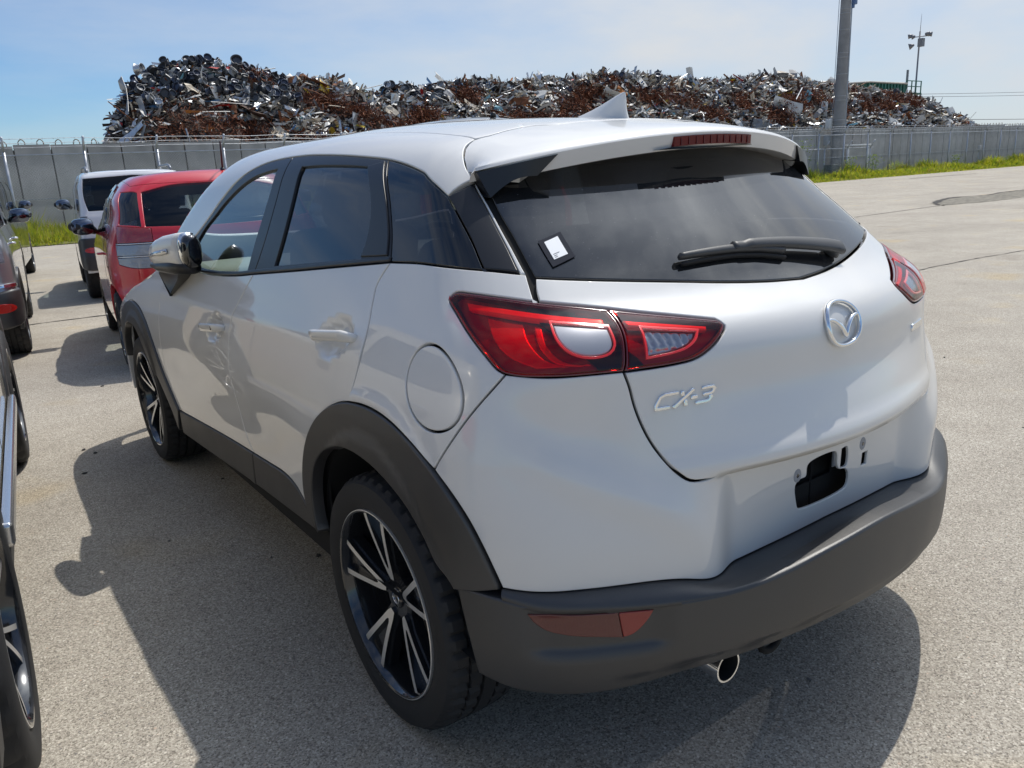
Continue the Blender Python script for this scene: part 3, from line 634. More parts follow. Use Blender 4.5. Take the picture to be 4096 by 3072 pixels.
led = [(-.362, .532), (-.40, .535), (-.449, .534), (-.50, .526), (-.57, .523), (-.65, .516), (-.72, .512), (-.79, .512), (-.834, .516), (-.918, .530), (-1.028, .55), (-1.161, .565), (S0, .567)]
bot = [(-.395, .34), (-.43, .332), (-.47, .325), (-.655, .32), (-.785, .335), (-.944, .355), (-1.10, .365), (S0, .367)]
refl = [(-.490, .511), (-.545, .506), (-.62, .502), (-.685, .498), (-.678, .480), (-.660, .455), (-.645, .4455), (-.591, .452), (-.550, .460), (-.517, .471), (-.498, .493)]
refl_o = outline(refl[:4], refl[3:], [(-.498, .493), (-.490, .511)])
def lower_disp(P):
    a, z = np.abs(P[:, 0]), P[:, 2]; q = inv2(P); s_ = q[:, 0]; s_ = np.where(s_ < S0, 2*S0-s_, s_)
    # dish around the reflectors, groove above the lower lip
    d = -.016*ss((.062-np.abs(z-.468))/.03)*ss((.125-np.abs(s_+.60))/.05)
    zb = np.interp(-s_, [.42, .47, .655, .785, .944, 1.10, 1.25], [.335, .325, .32, .335, .355, .365, .367])
    d -= .010*np.exp(-((z-zb-.030)/.006)**2)*ss((-.60-s_)/.15)
    d -= .012*ss((zb+.03-z)/.01)*ss((-.60-s_)/.15)
    return d
inv2 = HC.inv
l1 = outline(led, step=.02); l2 = outline(bot, step=.02)
poly = l1+[(2*HC.S0-a, b) for a, b in rev(l1)][1:]+[(2*HC.S0-a, b) for a, b in l2]+rev(l2)[1:]
panel('bumper_cladding', HC, poly, PLASTIC, hero, disp=lower_disp, step=.014, depth=.05, rnd=.006, gap=.0)
# step on top of the bumper: lofted from the painted edge to the cladding's rounded brow
wa = np.array(crv(wb, .012)); la = np.array(crv(led[2:], .012)); tt = np.linspace(0, 1, 90)
def along(c, t):
    d = np.r_[0, np.cumsum(np.linalg.norm(np.diff(c, axis=0), axis=1))]; d /= d[-1]; return np.stack([np.interp(t, d, c[:, 0]), np.interp(t, d, c[:, 1])], -1)
def ledge():
    A = HB.pos('w', along(wa, tt)); B = HC.pos('w', along(la, tt)); nB = HC.grad(B)
    A2 = A.copy(); A2[:, 2] -= .003; A2 += HB.grad(A)*-.012
    out = [A2]
    for u in np.linspace(0, 1, 7):
        r = A+(B-A)*u; r[:, 2] += .004*np.sin(u*math.pi); out.append(r)
    B[:, 2] += 0; out[-1] = B-nB*.004+np.array((0, 0, .002)); out.append(B+nB*.0002+np.array((0, 0, -.006)))
    out.append(B-nB*.02+np.array((0, 0, -.012)))
    P = np.stack(out, 1); P = np.concatenate([P, (P*[-1, 1, 1])[::-1][1:]]); n, k = P.shape[:2]
    return P.reshape(-1, 3), [(i*k+j, (i+1)*k+j, (i+1)*k+j+1, i*k+j+1) for i in range(n-1) for j in range(k-1)]
mesh('bumper_step', *ledge(), PLASTIC, hero, True)
rfl = [tuple(v) for v in refl_o]; cut = -.646
A_ = [p for p in rfl if p[0] > cut]; B_ = [p for p in rfl if p[0] <= cut]
def clip(poly, f):
    out = []
    for i in range(len(poly)):
        a, b = poly[i], poly[(i+1) % len(poly)]; fa, fb = f(a), f(b)
        if fa >= 0: out.append(a)
        if fa*fb < 0: t = fa/(fa-fb); out.append((a[0]+(b[0]-a[0])*t, a[1]+(b[1]-a[1])*t))
    return out
lin = lambda p: p[0]-(-.630-.12*(.5-p[1]))
panel('bumper_reflector', HC, clip(rfl, lin), REFLR, hero, disp=lower_disp, off=.004, step=.016, depth=.008, both=True, gap=.0003)
panel('bumper_reflector', HC, clip(rfl, lambda p: -lin(p)), REFLB, hero, disp=lower_disp, off=.004, step=.016, depth=.008, both=True, gap=.0003)
mesh('under_tray', *box_geo((0, .60, .345), (1.20, .50, .03)), LINER, hero)
# --- tail lamps: body half and tailgate half, each a lens over reflectors
def lamp(name, outl, strip, win, arcs):
    w2 = win if area2(win) > 0 else win[::-1]
    for sx in (0, 1):
        nd = node(name, hero); M_ = (lambda p: p) if sx == 0 else (lambda p: HB.mir(p))
        o2_ = outl if area2(outl) > 0 else outl[::-1]
        panel('lamp_rim', HB, M_(outl), mat('lamp_rim_red', (.10, .006, .008), .12, 0, 1, .03), nd, off=.001, step=.03, depth=.03, rnd=.002, gap=.0012, holes=[M_([tuple(v) for v in inset(o2_, .0065)])])
        panel('lens', HB, M_([tuple(v) for v in inset(o2_, .0045)]), REDLENS, nd, off=.0035, step=.016, depth=.006, rnd=.003, gap=.0005, holes=[M_([tuple(v) for v in inset(w2, -.001)])])
        panel('lamp_housing', HB, M_([tuple(v) for v in inset(outl if area2(outl) > 0 else outl[::-1], .003)]), DKRED, nd, off=-.020, step=.03, depth=.002)
        panel('light_strip', HB, M_(strip), BRED, nd, off=-.004, step=.012, depth=.012, gap=.0, rnd=.003)
        for a in arcs: panel('reflector', HB, M_(a), MRED, nd, off=-.015, step=.02, depth=.01, gap=0, rnd=.004)
        panel('reversing_lens', HB, M_(win), glass('lamp_clear', (.9, .9, .92), 1, .02), nd, off=.0045, step=.012, depth=.004, gap=.0, rnd=.002)
        panel('lamp_reflector', HB, M_([tuple(v) for v in inset(w2, .002)]), [mat('lamp_bowl', (.42, .43, .45), .35, .1), mat('lamp_bowl2', (.38, .39, .41), .22, .7)][len(arcs) == 0], nd, off=(.0005 if arcs else -.006), step=.006, depth=.003, gap=0, disp=(lambda P: .0035*np.abs(np.sin(P[:, 0]*190))*(P[:, 2] > 1.0)) if not arcs else (lambda P: 0*P[:, 0]))
        panel('lens_rim', HB, M_([tuple(v) for v in inset(w2, -.004)]), BRED, nd, off=.0036, step=.02, depth=.005, gap=0, rnd=.0008, holes=[M_([tuple(v) for v in inset(w2, .0004)])])
LAMPSIL2 = LAMPSIL
lo = outline(lamp_top, lamp_mid, lamp_bot, lamp_lft)
band = lambda top, bot: outline(top, [top[-1], bot[-1]], rev(bot), [bot[0], top[0]], step=.01)
strip1 = band([(-.362, 1.097), (-.45, 1.090), (-.56, 1.077), (-.660, 1.064)], [(-.372, 1.083), (-.45, 1.078), (-.56, 1.066), (-.660, 1.054)])
win1 = outline([(-.556, 1.060), (-.60, 1.055), (-.660, 1.047)], [(-.660, 1.047), (-.660, 1.018), (-.650, 1.006), (-.628, 1.001), (-.598, 1.005), (-.575, 1.018), (-.561, 1.038), (-.556, 1.060)], step=.008)
arc1 = outline([(-.415, 1.078), (-.50, 1.070)], [(-.50, 1.070), (-.508, 1.04), (-.535, 1.005), (-.580, .987)], [(-.580, .987), (-.520, .986)], [(-.520, .986), (-.465, 1.01), (-.435, 1.04), (-.415, 1.078)], step=.01)
arc2 = outline([(-.520, 1.067), (-.537, 1.065)], [(-.537, 1.065), (-.543, 1.03), (-.57, 1.0), (-.625, .988)], [(-.625, .988), (-.60, .984)], [(-.60, .984), (-.555, .995), (-.53, 1.025), (-.520, 1.067)], step=.01)
lamp('tail_lamp', lo, strip1, win1, [arc1, arc2])
li = outline(li_top, li_bot, rev(lamp_mid))
strip2 = band([(-.701, 1.059), (-.78, 1.047), (-.852, 1.034)], [(-.705, 1.049), (-.78, 1.038), (-.848, 1.027)])
win2 = outline([(-.723, 1.040), (-.770, 1.033), (-.822, 1.025)], [(-.822, 1.025), (-.812, 1.012), (-.792, 1.000), (-.765, .994), (-.718, .990)], [(-.718, .990), (-.723, 1.040)], step=.008)
lamp('tailgate_lamp', li, strip2, win2, [])
if 0: panel('turn_reflector', HB, outline([(-.66, 1.046), (-.642, 1.049), (-.642, 1.004), (-.652, 1.008)], [(-.652, 1.008), (-.66, 1.046)], step=.01), GLOSSBLK, hero, off=.0065, step=.01, depth=.003, gap=0, rnd=.001)
# --- chrome: lettering, emblem
def stroke(pts, w, caps=True):
    p = np.array(pts, float); n = len(p); L_ = []; R__ = []
    for i in range(n):
        a = p[i]-p[i-1] if i else p[1]-p[0]; b = p[i+1]-p[i] if i < n-1 else a
        na = np.array((-a[1], a[0]))/np.linalg.norm(a); nb = np.array((-b[1], b[0]))/np.linalg.norm(b); m_ = na+nb; m_ = m_*(2/max(m_@m_, .6))*w/2
        L_.append(p[i]+m_); R__.append(p[i]-m_)
    return [tuple(v) for v in L_+R__[::-1]]
badge = node('lettering', hero)
def letter(name, pts, w, off=.0045):
    x0, z0, sx, sz = -.720, .8845, .0325, .0305
    q = [(x0-(u*sx+.010*v), z0+v*sz+.0008*u) for u, v in pts]
    panel(name, HB, stroke(q, w), CHROME, badge, off=off, disp=tg_disp, step=.01, depth=.009, gap=0, rnd=.0018)
letter('letter_c', [(1.22, .93), (.42, .93), (.18, .80), (.06, .30), (.12, .08), (.90, .07)], .0068)
letter('letter_x', [(1.12, .0), (2.12, 1.0)], .0073)
letter('letter_x', [(1.42, 1.0), (1.53, .66)], .0073, .0049); letter('letter_x', [(1.72, .42), (1.86, .0)], .0073, .0049)
letter('hyphen', [(2.06, .46), (2.46, .46)], .0082)
letter('letter_3', [(2.62, .94), (3.30, .94), (3.44, .80), (3.36, .60), (3.20, .52), (2.78, .52)], .0065)
letter('letter_3', [(3.20, .44), (3.34, .30), (3.22, .10), (3.05, .06), (2.40, .06)], .0065, .0049)
em = node('emblem', hero)
def em_pt(u, v, off):   # metres about the emblem centre
    q = np.array([(S0-u, .989+v)]); P = HB.pos('w', q); N = HB.grad(P); return (P+N*(tg_disp(P)[:, None]+off))[0]
ring = [em_pt(.0600*math.cos(a), .0475*math.sin(a)*(1+.06*math.cos(2*a)), .007) for a in np.linspace(0, 2*math.pi, 64, endpoint=False)]
sweep('emblem_ring', ring, [(.0045, .0058)]*64, CHROME, em, n=10, closed=True, power=2.6, up=(0, -1, .2))
wing = [(-.057, .013), (-.047, .0135), (-.034, .010), (-.020, .001), (-.009, -.010), (0, -.0225), (.009, -.010), (.020, .001), (.034, .010), (.047, .0135), (.057, .013)]
wing = crv(wing, .004); wr = [(max(.0028, .0066-.0045*abs(u)/.057*.6), .0045) for u, v in wing]
sweep('emblem_wing', [em_pt(u, v, .0075) for u, v in wing], wr, CHROME, em, n=8, power=2.6, up=(0, -1, .2))
panel('badge', HB, [(-1.600, .905), (-1.690, .905), (-1.692, .922), (-1.602, .922)], CHROME, hero, off=.004, disp=tg_disp, step=.01, depth=.005, gap=0, rnd=.0015)
# --- sticker on the rear glass
stk = lambda pts: [(-.609+u, 1.189+v) for u, v in pts]
rot2 = lambda p, a: [(x*math.cos(a)-y*math.sin(a), x*math.sin(a)+y*math.cos(a)) for x, y in p]
so_ = [(-.551, 1.206), (-.582, 1.156), (-.651, 1.173), (-.630, 1.222)]; si_ = [(-.570, 1.203), (-.589, 1.169), (-.632, 1.178), (-.616, 1.213)]
stn = node('sticker', hero)
panel('sticker_film', HB, so_, mat('clear_film', (.016, .02, .032), .7, spec=.1), stn, off=.0006, step=.02, depth=.0006, gap=0, rnd=.0004)
panel('sticker_paper', HB, si_, mat('white_paper', (.78, .79, .80), .6), stn, off=.0016, step=.02, depth=.0008, gap=0, rnd=.0004)
bl2 = lambda u, v: tuple(np.array(si_[1])*(1-u)*(1-v)+np.array(si_[2])*u*(1-v)+np.array(si_[3])*u*v+np.array(si_[0])*(1-u)*v)
for v_, u1 in ((.24, .55), (.15, .34), (.07, .33)):
    panel('printed_line', HB, [bl2(.12, v_), bl2(u1, v_), bl2(u1, v_+.022), bl2(.12, v_+.022)], mat('print_grey', (.12, .12, .13), .6), stn, off=.0022, step=.02, depth=.0003, gap=0, rnd=.0001)
# --- handles
for dn, (cy, cz, ry, rz), lock in ((fdoor, handle_c[0], 1), (rdoor, handle_c[1], 0)):
    for sx in (0, 1):
        ys = np.linspace(-.122, .108, 15); pth = []; rd = []
        for i, y in enumerate(ys):
            q = HB.sY([(cy+y, cz-.11*y)]); P = HB.pos('w', np.array(q)); N = HB.grad(P)[0]; e = abs(2*i/14-1)
            p = P[0]+N*(.026-.030*max(0, e-.72)/.28); pth.append(p*([1, 1, 1] if sx == 0 else [-1, 1, 1])); rd.append((.0155*(1-.35*max(0, e-.8)/.2), .0085))
        h_ = sweep('door_handle', pth, rd, PEARL, dn[sx], n=14, up=(1, 0, .2), power=2.6)
        if lock: sweep('key_lock', [pth[3]+np.array((-.0075 if sx == 0 else .0075, 0, 0)), pth[3]+np.array((-.0105 if sx == 0 else .0105, 0, 0))], [(.003, .007)]*2, GLOSSBLK, dn[sx], n=12, up=(0, 0, 1))
# --- door mirrors, folded
for sx in (-1, 1):
    mn = node('door_mirror', hero)
    def ell(y, x0, z0, rx, rz): return (np.array((sx*abs(x0), y, z0)), (rx, rz))
    st = [(2.612, .895, 1.092, .012, .012), (2.60, .892, 1.096, .022, .028), (2.57, .887, 1.102, .031, .042), (2.52, .877, 1.111, .038, .053), (2.46, .862, 1.120, .041, .060), (2.36, .842, 1.127, .041, .064), (2.322, .832, 1.128, .040, .064)]
    pth, rd = zip(*[ell(*t) for t in st])
    sweep('mirror_cap', pth, list(rd), PEARL, mn, n=28, power=2.7)
    st = [(2.328, .833, 1.124, .038, .062), (2.312, .829, 1.127, .039, .0655), (2.304, .827, 1.127, .039, .0655)]
    pth, rd = zip(*[ell(*t) for t in st])
    sweep('mirror_band', pth, list(rd), CHROME, mn, n=28, power=2.7)
    st = [(2.306, .825, 1.122, .038, .064), (2.292, .822, 1.122, .037, .062), (2.280, .819, 1.122, .032, .054), (2.274, .818, 1.122, .022, .042)]
    pth, rd = zip(*[ell(*t) for t in st])
    sweep('mirror_housing', pth, list(rd), GLOSSBLK, mn, n=28, power=2.7)
    st = [(2.60, .900, 1.060, .016, .010), (2.52, .88, 1.058, .034, .022), (2.42, .858, 1.060, .038, .028), (2.30, .826, 1.064, .034, .026)]
    pth, rd = zip(*[ell(*t) for t in st])
    sweep('mirror_base', pth, list(rd), TRIM, mn, n=20, power=2.5)
    sweep('turn_signal', [np.array((sx*x, y, z)) for x, y, z in ((.912, 2.588, 1.093), (.916, 2.54, 1.103), (.909, 2.48, 1.112), (.893, 2.38, 1.124))], [(.003, .004), (.006, .009), (.006, .011), (.005, .010)], LAMPSIL, mn, n=10, up=(0, 0, 1))
    V, Fc = prism_geo([(2.79, 1.005), (2.69, .922), (2.50, 1.005), (2.42, 1.06), (2.60, 1.06)], lambda a, b: np.array((sx*.77, a, b)), lambda a, b: np.array((sx*(.836+.12*max(0, b-.925)), a, b)))
    if sx > 0: Fc = [f[::-1] for f in Fc]
    bevel(mesh('mirror_foot', V, Fc, TRIM, mn), .006, 3)
# --- spoiler
Xs = np.linspace(-.606, .606, 61)
def tr(X): return np.stack([X, .505+.46*X*X, 1.4275-.177*X*X-.0], -1)
def gapY(X): return np.interp(np.abs(X), [0, .20, .30, .325, .36, .42, .464, .50, .538, .566, .582, .606], [.765, .775, .795, .815, .823, .822, .820, .828, .812, .780, .745, .715])-.003
top_ = []; 
for i, x in enumerate(Xs):
    xe = np.clip(x, -.586, .586); a = HB.pos('t', np.array([(xe, gapY(x))]))[0]; e = tr(np.array([x]))[0]; n0 = HB.grad(a[None])[0]
    row = [a-n0*.012, a-n0*.001]; d = np.linalg.norm(e-a)
    m0 = np.array((0, -d, -.06*d)) ; m0 = m0-n0*(m0@n0); m1 = np.array((0, -d, -.30*d))
    for t in np.linspace(.08, .95, 8): row.append((2*t**3-3*t**2+1)*a+(t**3-2*t**2+t)*m0+(-2*t**3+3*t**2)*e+(t**3-t**2)*m1)
    hgt = .010+.031*float(ss((.600-abs(x))/.13))
    row += [e+np.array((0, .003, -.0015)), e+np.array((0, .0, -.006)), e+np.array((0, .004, -hgt*.5)), e+np.array((0, .012, -hgt)), e+np.array((0, .020, -hgt-.002)), e+np.array((0, .11 if abs(x) < .50 else .03, -hgt+(.004 if abs(x) < .50 else -.02)))]
    top_.append(row)
T = np.array(top_); n_, k_ = T.shape[:2]
Fs = [(i*k_+j, i*k_+j+1, (i+1)*k_+j+1, (i+1)*k_+j) for i in range(n_-1) for j in range(k_-1)]
spo = mesh('roof_spoiler', T.reshape(-1, 3), [f[::-1] for f in Fs]+[tuple(range(k_)), tuple((n_-1)*k_+j for j in range(k_))[::-1]], PEARL, hero, True); spo.data.set_sharp_from_angle(angle=math.radians(40))
for sx in (-1, 1):     # black side fins closing the spoiler onto the glass
    e = lambda x: tr(np.array([x]))[0]; K = 14
    up = np.array([e(sx*x)+np.array((0, -.0035, -.0095)) for x in np.linspace(.606, .440, K)])
    tip = np.array((sx*.588, .648, 1.298)); inn = e(sx*.485)+np.array((0, -.003, -.046))
    lo_ = np.array([tip*(1-t)+inn*t+np.array((0, -.0, .014*math.sin(math.pi*t))) for t in np.linspace(0, 1, K-3)]+[inn*(1-t)+up[-1]*t for t in (.33, .66, 1)])
    def out(P, m_):
        for _ in range(3):
            v = HB.F(P); P = P+HB.grad(P)*np.maximum(0, m_-v)[:, None]
        return P
    rows = [up*(1-t)+lo_*t for t in (0, .33, .66, 1)]; rows = [out(r, .006) for r in rows]
    rows.append(rows[-1]+np.array((0, .11, .010))); G = np.stack(rows, 1); k = G.shape[1]; V = list(G.reshape(-1, 3))
    Fc = [(i*k+j, i*k+j+1, (i+1)*k+j+1, (i+1)*k+j) for i in range(K-1) for j in range(k-1)]
    b = len(V); V += [v+np.array((sx*-.012, .05, .003)) for v in G[0, :4]]; Fc += [(j, b+j, b+j+1, j+1) for j in range(3)]
    if sx > 0: Fc = [f[::-1] for f in Fc]
    o = mesh('spoiler_fin', V, Fc, TRIM, hero, True); o.data.set_sharp_from_angle(angle=math.radians(35))
bl_n = node('brake_light', hero)
V = []; Fc = []; xs = np.linspace(-.150, .128, 25)
for x in xs:
    e = tr(np.array([x]))[0]
    V += [e+np.array((0, -.0015, -.012)), e+np.array((0, -.0005, -.034)), e+np.array((0, .02, -.034)), e+np.array((0, .02, -.012))]
for i in range(24):
    for j in range(4): Fc.append((i*4+j, i*4+(j+1) % 4, (i+1)*4+(j+1) % 4, (i+1)*4+j))
mesh('brake_lens', V, [f[::-1] for f in Fc]+[(0, 1, 2, 3), (99, 98, 97, 96)], mat('brake_red', (.12, .002, .004), .25, 0, .3, .08, spec=.2), bl_n, False)
for i in range(11):
    x = -.130+.024*i; e = tr(np.array([x]))[0]; mesh('lens_rib', *box_geo(e+np.array((0, -.0018, -.023)), (.002, .0022, .018)), mat('brake_rib', (.085, .002, .003), .4), bl_n)
mesh('brake_housing', *prism_geo([(-.20, -.0375), (.132, -.0365), (.13, -.0345), (-.152, -.0345)], lambda a, b: tr(np.array([a]))[0]+np.array((0, .03, b)), lambda a, b: tr(np.array([a]))[0]+np.array((0, -.001, b))), GLOSSBLK, bl_n)
# --- shark-fin antenna
def fin():
    V = []; Fc = []; zs = np.array([1.462, 1.470, 1.478, 1.487, 1.497, 1.508, 1.519, 1.530, 1.5385, 1.5435, 1.5455]); k = 28
    yf = np.interp(zs, [1.462, 1.478, 1.494, 1.508, 1.528, 1.541, 1.5455], [1.105, 1.075, 1.015, .965, .900, .860, .838]); yr = np.interp(zs, [1.462, 1.47, 1.50, 1.53, 1.5455], [.815, .822, .829, .829, .831])
    hw = np.interp(zs, [1.462, 1.47, 1.49, 1.52, 1.54, 1.5455], [.046, .036, .023, .0115, .0055, .002])
    for z, a, b, w in zip(zs, yf, yr, hw):
        for j in range(k):
            t = 2*math.pi*j/k; c, s_ = math.cos(t), math.sin(t); u = (1-c)/2      # u 0 rear .. 1 front
            V.append((w*math.copysign(abs(s_)**.75, s_)*(1-u**1.8*.75), b+(a-b)*u, z+.058*max(0, (b+(a-b)*u-.83))*max(0, 1-(z-1.462)/.06)))
    n = len(zs)
    for i in range(n-1):
        for j in range(k): Fc.append((i*k+j, i*k+(j+1) % k, (i+1)*k+(j+1) % k, (i+1)*k+j))
    Fc.append(tuple((n-1)*k+j for j in range(k))); return V, Fc
mesh('antenna_fin', *fin(), PEARL, hero, True)
# --- rear wiper
def gp(s_, z, off): q = np.array([(s_, z)]); P = HB.pos('w', q); return (P+HB.grad(P)*off)[0]
wn_ = node('rear_wiper', hero); WP = mat('wiper_grey_plastic', (.045, .046, .048), .48, bump=(500, .2, .001))
arm = crv([(-1.425, 1.116), (-1.39, 1.124), (-1.33, 1.133), (-1.25, 1.143), (-1.15, 1.151), (-1.06, 1.154)], .012)
sweep('wiper_arm', [gp(a, b, .021+(-.005 if a > -1.10 else 0)) for a, b in arm], [(.019-.008*(i/len(arm)), .010) for i in range(len(arm))], WP, wn_, n=12, power=3, up=(0, -.7, .7))
blade = crv([(-.912, 1.150), (-.98, 1.153), (-1.06, 1.154), (-1.13, 1.149), (-1.205, 1.137)], .012)
sweep('wiper_blade', [gp(a, b-.002, .013) for a, b in blade], [(.0095*(.55+.45*math.sin(math.pi*min(1, (i+2)/(len(blade)+3)))), .009) for i in range(len(blade))], WP, wn_, n=10, power=3, up=(0, -.7, .7))
sweep('wiper_rubber', [gp(a, b-.012, .005) for a, b in blade], [(.004, .007)]*len(blade), SEAL, wn_, n=6, up=(0, -.7, .7))
sweep('wiper_pivot', [gp(-1.405, 1.118, 0), gp(-1.405, 1.122, .026)], [.020, .018], WP, wn_, n=16)
# --- exhaust
ex = crv([(-.405, .12, .315), (-.405, .20, .317), (-.405, .45, .33)], .04)
V, Fc = sweep_geo(ex, [.036]*len(ex), n=28, caps=False); V2, F2 = sweep_geo(ex, [.032]*len(ex), n=28, caps=False)
k = len(V); V = list(V)+list(V2); Fc = Fc+[tuple(i+k for i in f)[::-1] for f in F2]+[(j, k+j, k+(j+1) % 28, (j+1) % 28) for j in range(28)]
mesh('exhaust_tip', V, Fc, [CHROME, LINER], hero, True, mi=[1 if min(f) >= k else 0 for f in Fc]).data.set_sharp_from_angle(angle=math.radians(40))
sweep('muffler', [(-.33, .42, .34), (-.33, .9, .34)], [(.10, .07)]*2, LINER, hero, n=16)
sweep('tow_hook', crv([(-.25, .16, .30), (-.25, .15, .275), (-.22, .15, .262), (-.19, .15, .275), (-.19, .16, .30)], .02), .009, LINER, hero, n=8)
# --- cabin
def seat(parent, x, y, w=.5, rows=1, head=True, m_=None):
    m_ = m_ or SEAT; n1 = node('seat', parent, (x, y, 0))
    bevel(mesh('seat_cushion', *box_geo((0, .22, .58), (w, .50, .16)), m_, n1), .05, 3)
    M = Matrix.Rotation(math.radians(17), 3, 'X'); Mn = np.array(M)
    bevel(mesh('seat_back', *box_geo((0, -.10, .90), (w-.02, .13, .60), Mn), m_, n1), .05, 3)
    if head:
        for hx in ([0] if w < .8 else [-.38, .38]):
            bevel(mesh('headrest', *box_geo((hx, -.22, 1.27), (.26, .10, .17), Mn), m_, n1), .045, 3)
seat(hero, -.36, 2.02); seat(hero, .36, 2.02); seat(hero, 0, 1.12, 1.22)
dash = bevel(mesh('dashboard', *join(box_geo((0, 2.86, .90), (1.38, .40, .24))), CREAMT, hero), .06, 4)
sweep('steering_wheel', [(.36+.18*math.cos(a), 2.56-.07*math.sin(a), .96+.17*math.sin(a)) for a in np.linspace(0, 2*math.pi, 40, endpoint=False)], .015, CABIN, hero, n=8, closed=True)
mesh('parcel_shelf', *box_geo((0, .72, 1.02), (1.12, .42, .03)), CABIN, hero)
bevel(mesh('room_mirror', *box_geo((0, 2.45, 1.36), (.24, .03, .07)), CABIN, hero), .015, 2)
# --- wheels
for x, f in ((-.757, -1), (.757, 1)):
    for y, r in ((.82, .13), (3.39, -.28)): wheel(hero, (x, y, .328), facing=f, rot=r)

# ================================================================== SETTING
def asphalt():
    m = bpy.data.materials.new('worn_asphalt'); m.use_nodes = True; t = m.node_tree; b = t.nodes['Principled BSDF']; N = t.nodes.new; K = t.links.new
    g = N('ShaderNodeTexCoord')
    def noise(sc, det=4, rough=.5):
        n = N('ShaderNodeTexNoise'); n.inputs['Scale'].default_value = sc; n.inputs['Detail'].default_value = det; n.inputs['Roughness'].default_value = rough; K(g.outputs['Object'], n.inputs['Vector']); return n
    def ramp(src, *st):
        r = N('ShaderNodeValToRGB'); e = r.color_ramp.elements
        while len(e) < len(st): e.new(.5)
        for q, (p, c) in zip(e, st): q.position = p; q.color = (*c, 1)
        K(src, r.inputs[0]); return r
    def mixc(kind_, f, a, b_):
        x = N('ShaderNodeMix'); x.data_type = 'RGBA'; x.blend_type = kind_
        (K(f, x.inputs['Factor']) if hasattr(f, 'links') else x.inputs['Factor'].__setattr__('default_value', f))
        for s_, v in (('A', a), ('B', b_)): (K(v, x.inputs[s_]) if hasattr(v, 'links') else x.inputs[s_].__setattr__('default_value', (*v, 1)))
        return x.outputs['Result']
    v1 = N('ShaderNodeTexVoronoi'); v1.inputs['Scale'].default_value = 105; v1.inputs['Randomness'].default_value = 1; K(g.outputs['Object'], v1.inputs['Vector'])
    v2 = N('ShaderNodeTexVoronoi'); v2.inputs['Scale'].default_value = 240; K(g.outputs['Object'], v2.inputs['Vector'])
    s1 = N('ShaderNodeSeparateColor'); K(v1.outputs['Color'], s1.inputs[0]); s2 = N('ShaderNodeSeparateColor'); K(v2.outputs['Color'], s2.inputs[0])
    binder = ramp(s2.outputs[0], (0, (.165, .147, .121)), (.25, (.305, .276, .233)), (.7, (.405, .37, .312)), (1, (.53, .49, .42)))
    stone = ramp(s1.outputs[0], (0, (.17, .16, .15)), (.35, (.35, .32, .275)), (.7, (.50, .465, .40)), (.93, (.64, .60, .53)), (1, (.48, .36, .28)))
    near = ramp(v1.outputs['Distance'], (.30, (1, 1, 1)), (.42, (0, 0, 0)))
    gate = N('ShaderNodeMath'); gate.operation = 'GREATER_THAN'; gate.inputs[1].default_value = .62; K(s1.outputs[1], gate.inputs[0])
    f = N('ShaderNodeMath'); f.operation = 'MULTIPLY'; K(near.outputs[0], f.inputs[0]); K(gate.outputs[0], f.inputs[1])
    c = mixc('MIX', f.outputs[0], binder.outputs[0], stone.outputs[0])
    big = ramp(noise(.55, 6, .6).outputs[0], (.3, (.86, .85, .84)), (.7, (1.10, 1.10, 1.09))); c = mixc('MULTIPLY', 1.0, c, big.outputs[0])
    med = ramp(noise(3.2, 5, .6).outputs[0], (.3, (.92, .91, .90)), (.7, (1.06, 1.06, 1.06))); c = mixc('MULTIPLY', 1.0, c, med.outputs[0])
    oil = ramp(noise(.9, 3, .5).outputs[0], (.64, (1, 1, 1)), (.80, (.80, .78, .76))); c = mixc('MULTIPLY', .8, c, oil.outputs[0])
    st = ramp(noise(1.1, 3, .5).outputs[0], (.60, (1, 1, 1)), (.74, (1.03, .93, .74))); c = mixc('MULTIPLY', .85, c, st.outputs[0])
    K(c, b.inputs['Base Color']); b.inputs['Roughness'].default_value = .86; b.inputs['Specular IOR Level'].default_value = .25
    h = N('ShaderNodeMath'); h.operation = 'MULTIPLY_ADD'; h.inputs[1].default_value = -.6; K(v1.outputs['Distance'], h.inputs[0]); K(noise(320, 2).outputs[0], h.inputs[2])
    bp = N('ShaderNodeBump'); bp.inputs['Strength'].default_value = .55; bp.inputs['Distance'].default_value = .006; K(h.outputs[0], bp.inputs['Height']); K(bp.outputs[0], b.inputs['Normal'])
    return m
ASPH = asphalt()
kind(mesh('asphalt_ground', [(-600, -600, 0), (900, -600, 0), (900, 900, 0), (-600, 900, 0)], [(0, 1, 2, 3)], ASPH), 'structure')
CRACKM = mat('crack_dark', (.05, .045, .04), .95, vary=(9, .4))  # dark brown tone of the flat crack strips
def crack(pts, w, seed, z=.004):
    r = np.random.default_rng(seed); p = np.array(crv(pts, .09)); n = len(p); t = np.gradient(p, axis=0); nn = np.stack([-t[:, 1], t[:, 0]], -1); nn /= np.linalg.norm(nn, axis=1, keepdims=True)
    j = np.convolve(r.normal(0, 1, n+8), np.ones(5)/5, 'same')[4:-4][:, None]*.02; ww = w*(.45+1.1*np.abs(r.normal(0, .6, n)))[:, None]
    A, B = p+nn*(j+ww/2), p+nn*(j-ww/2); V = [(*a, z) for a in A]+[(*b, z) for b in B]
    return V, [(i, i+1, n+i+1, n+i) for i in range(n-1)]
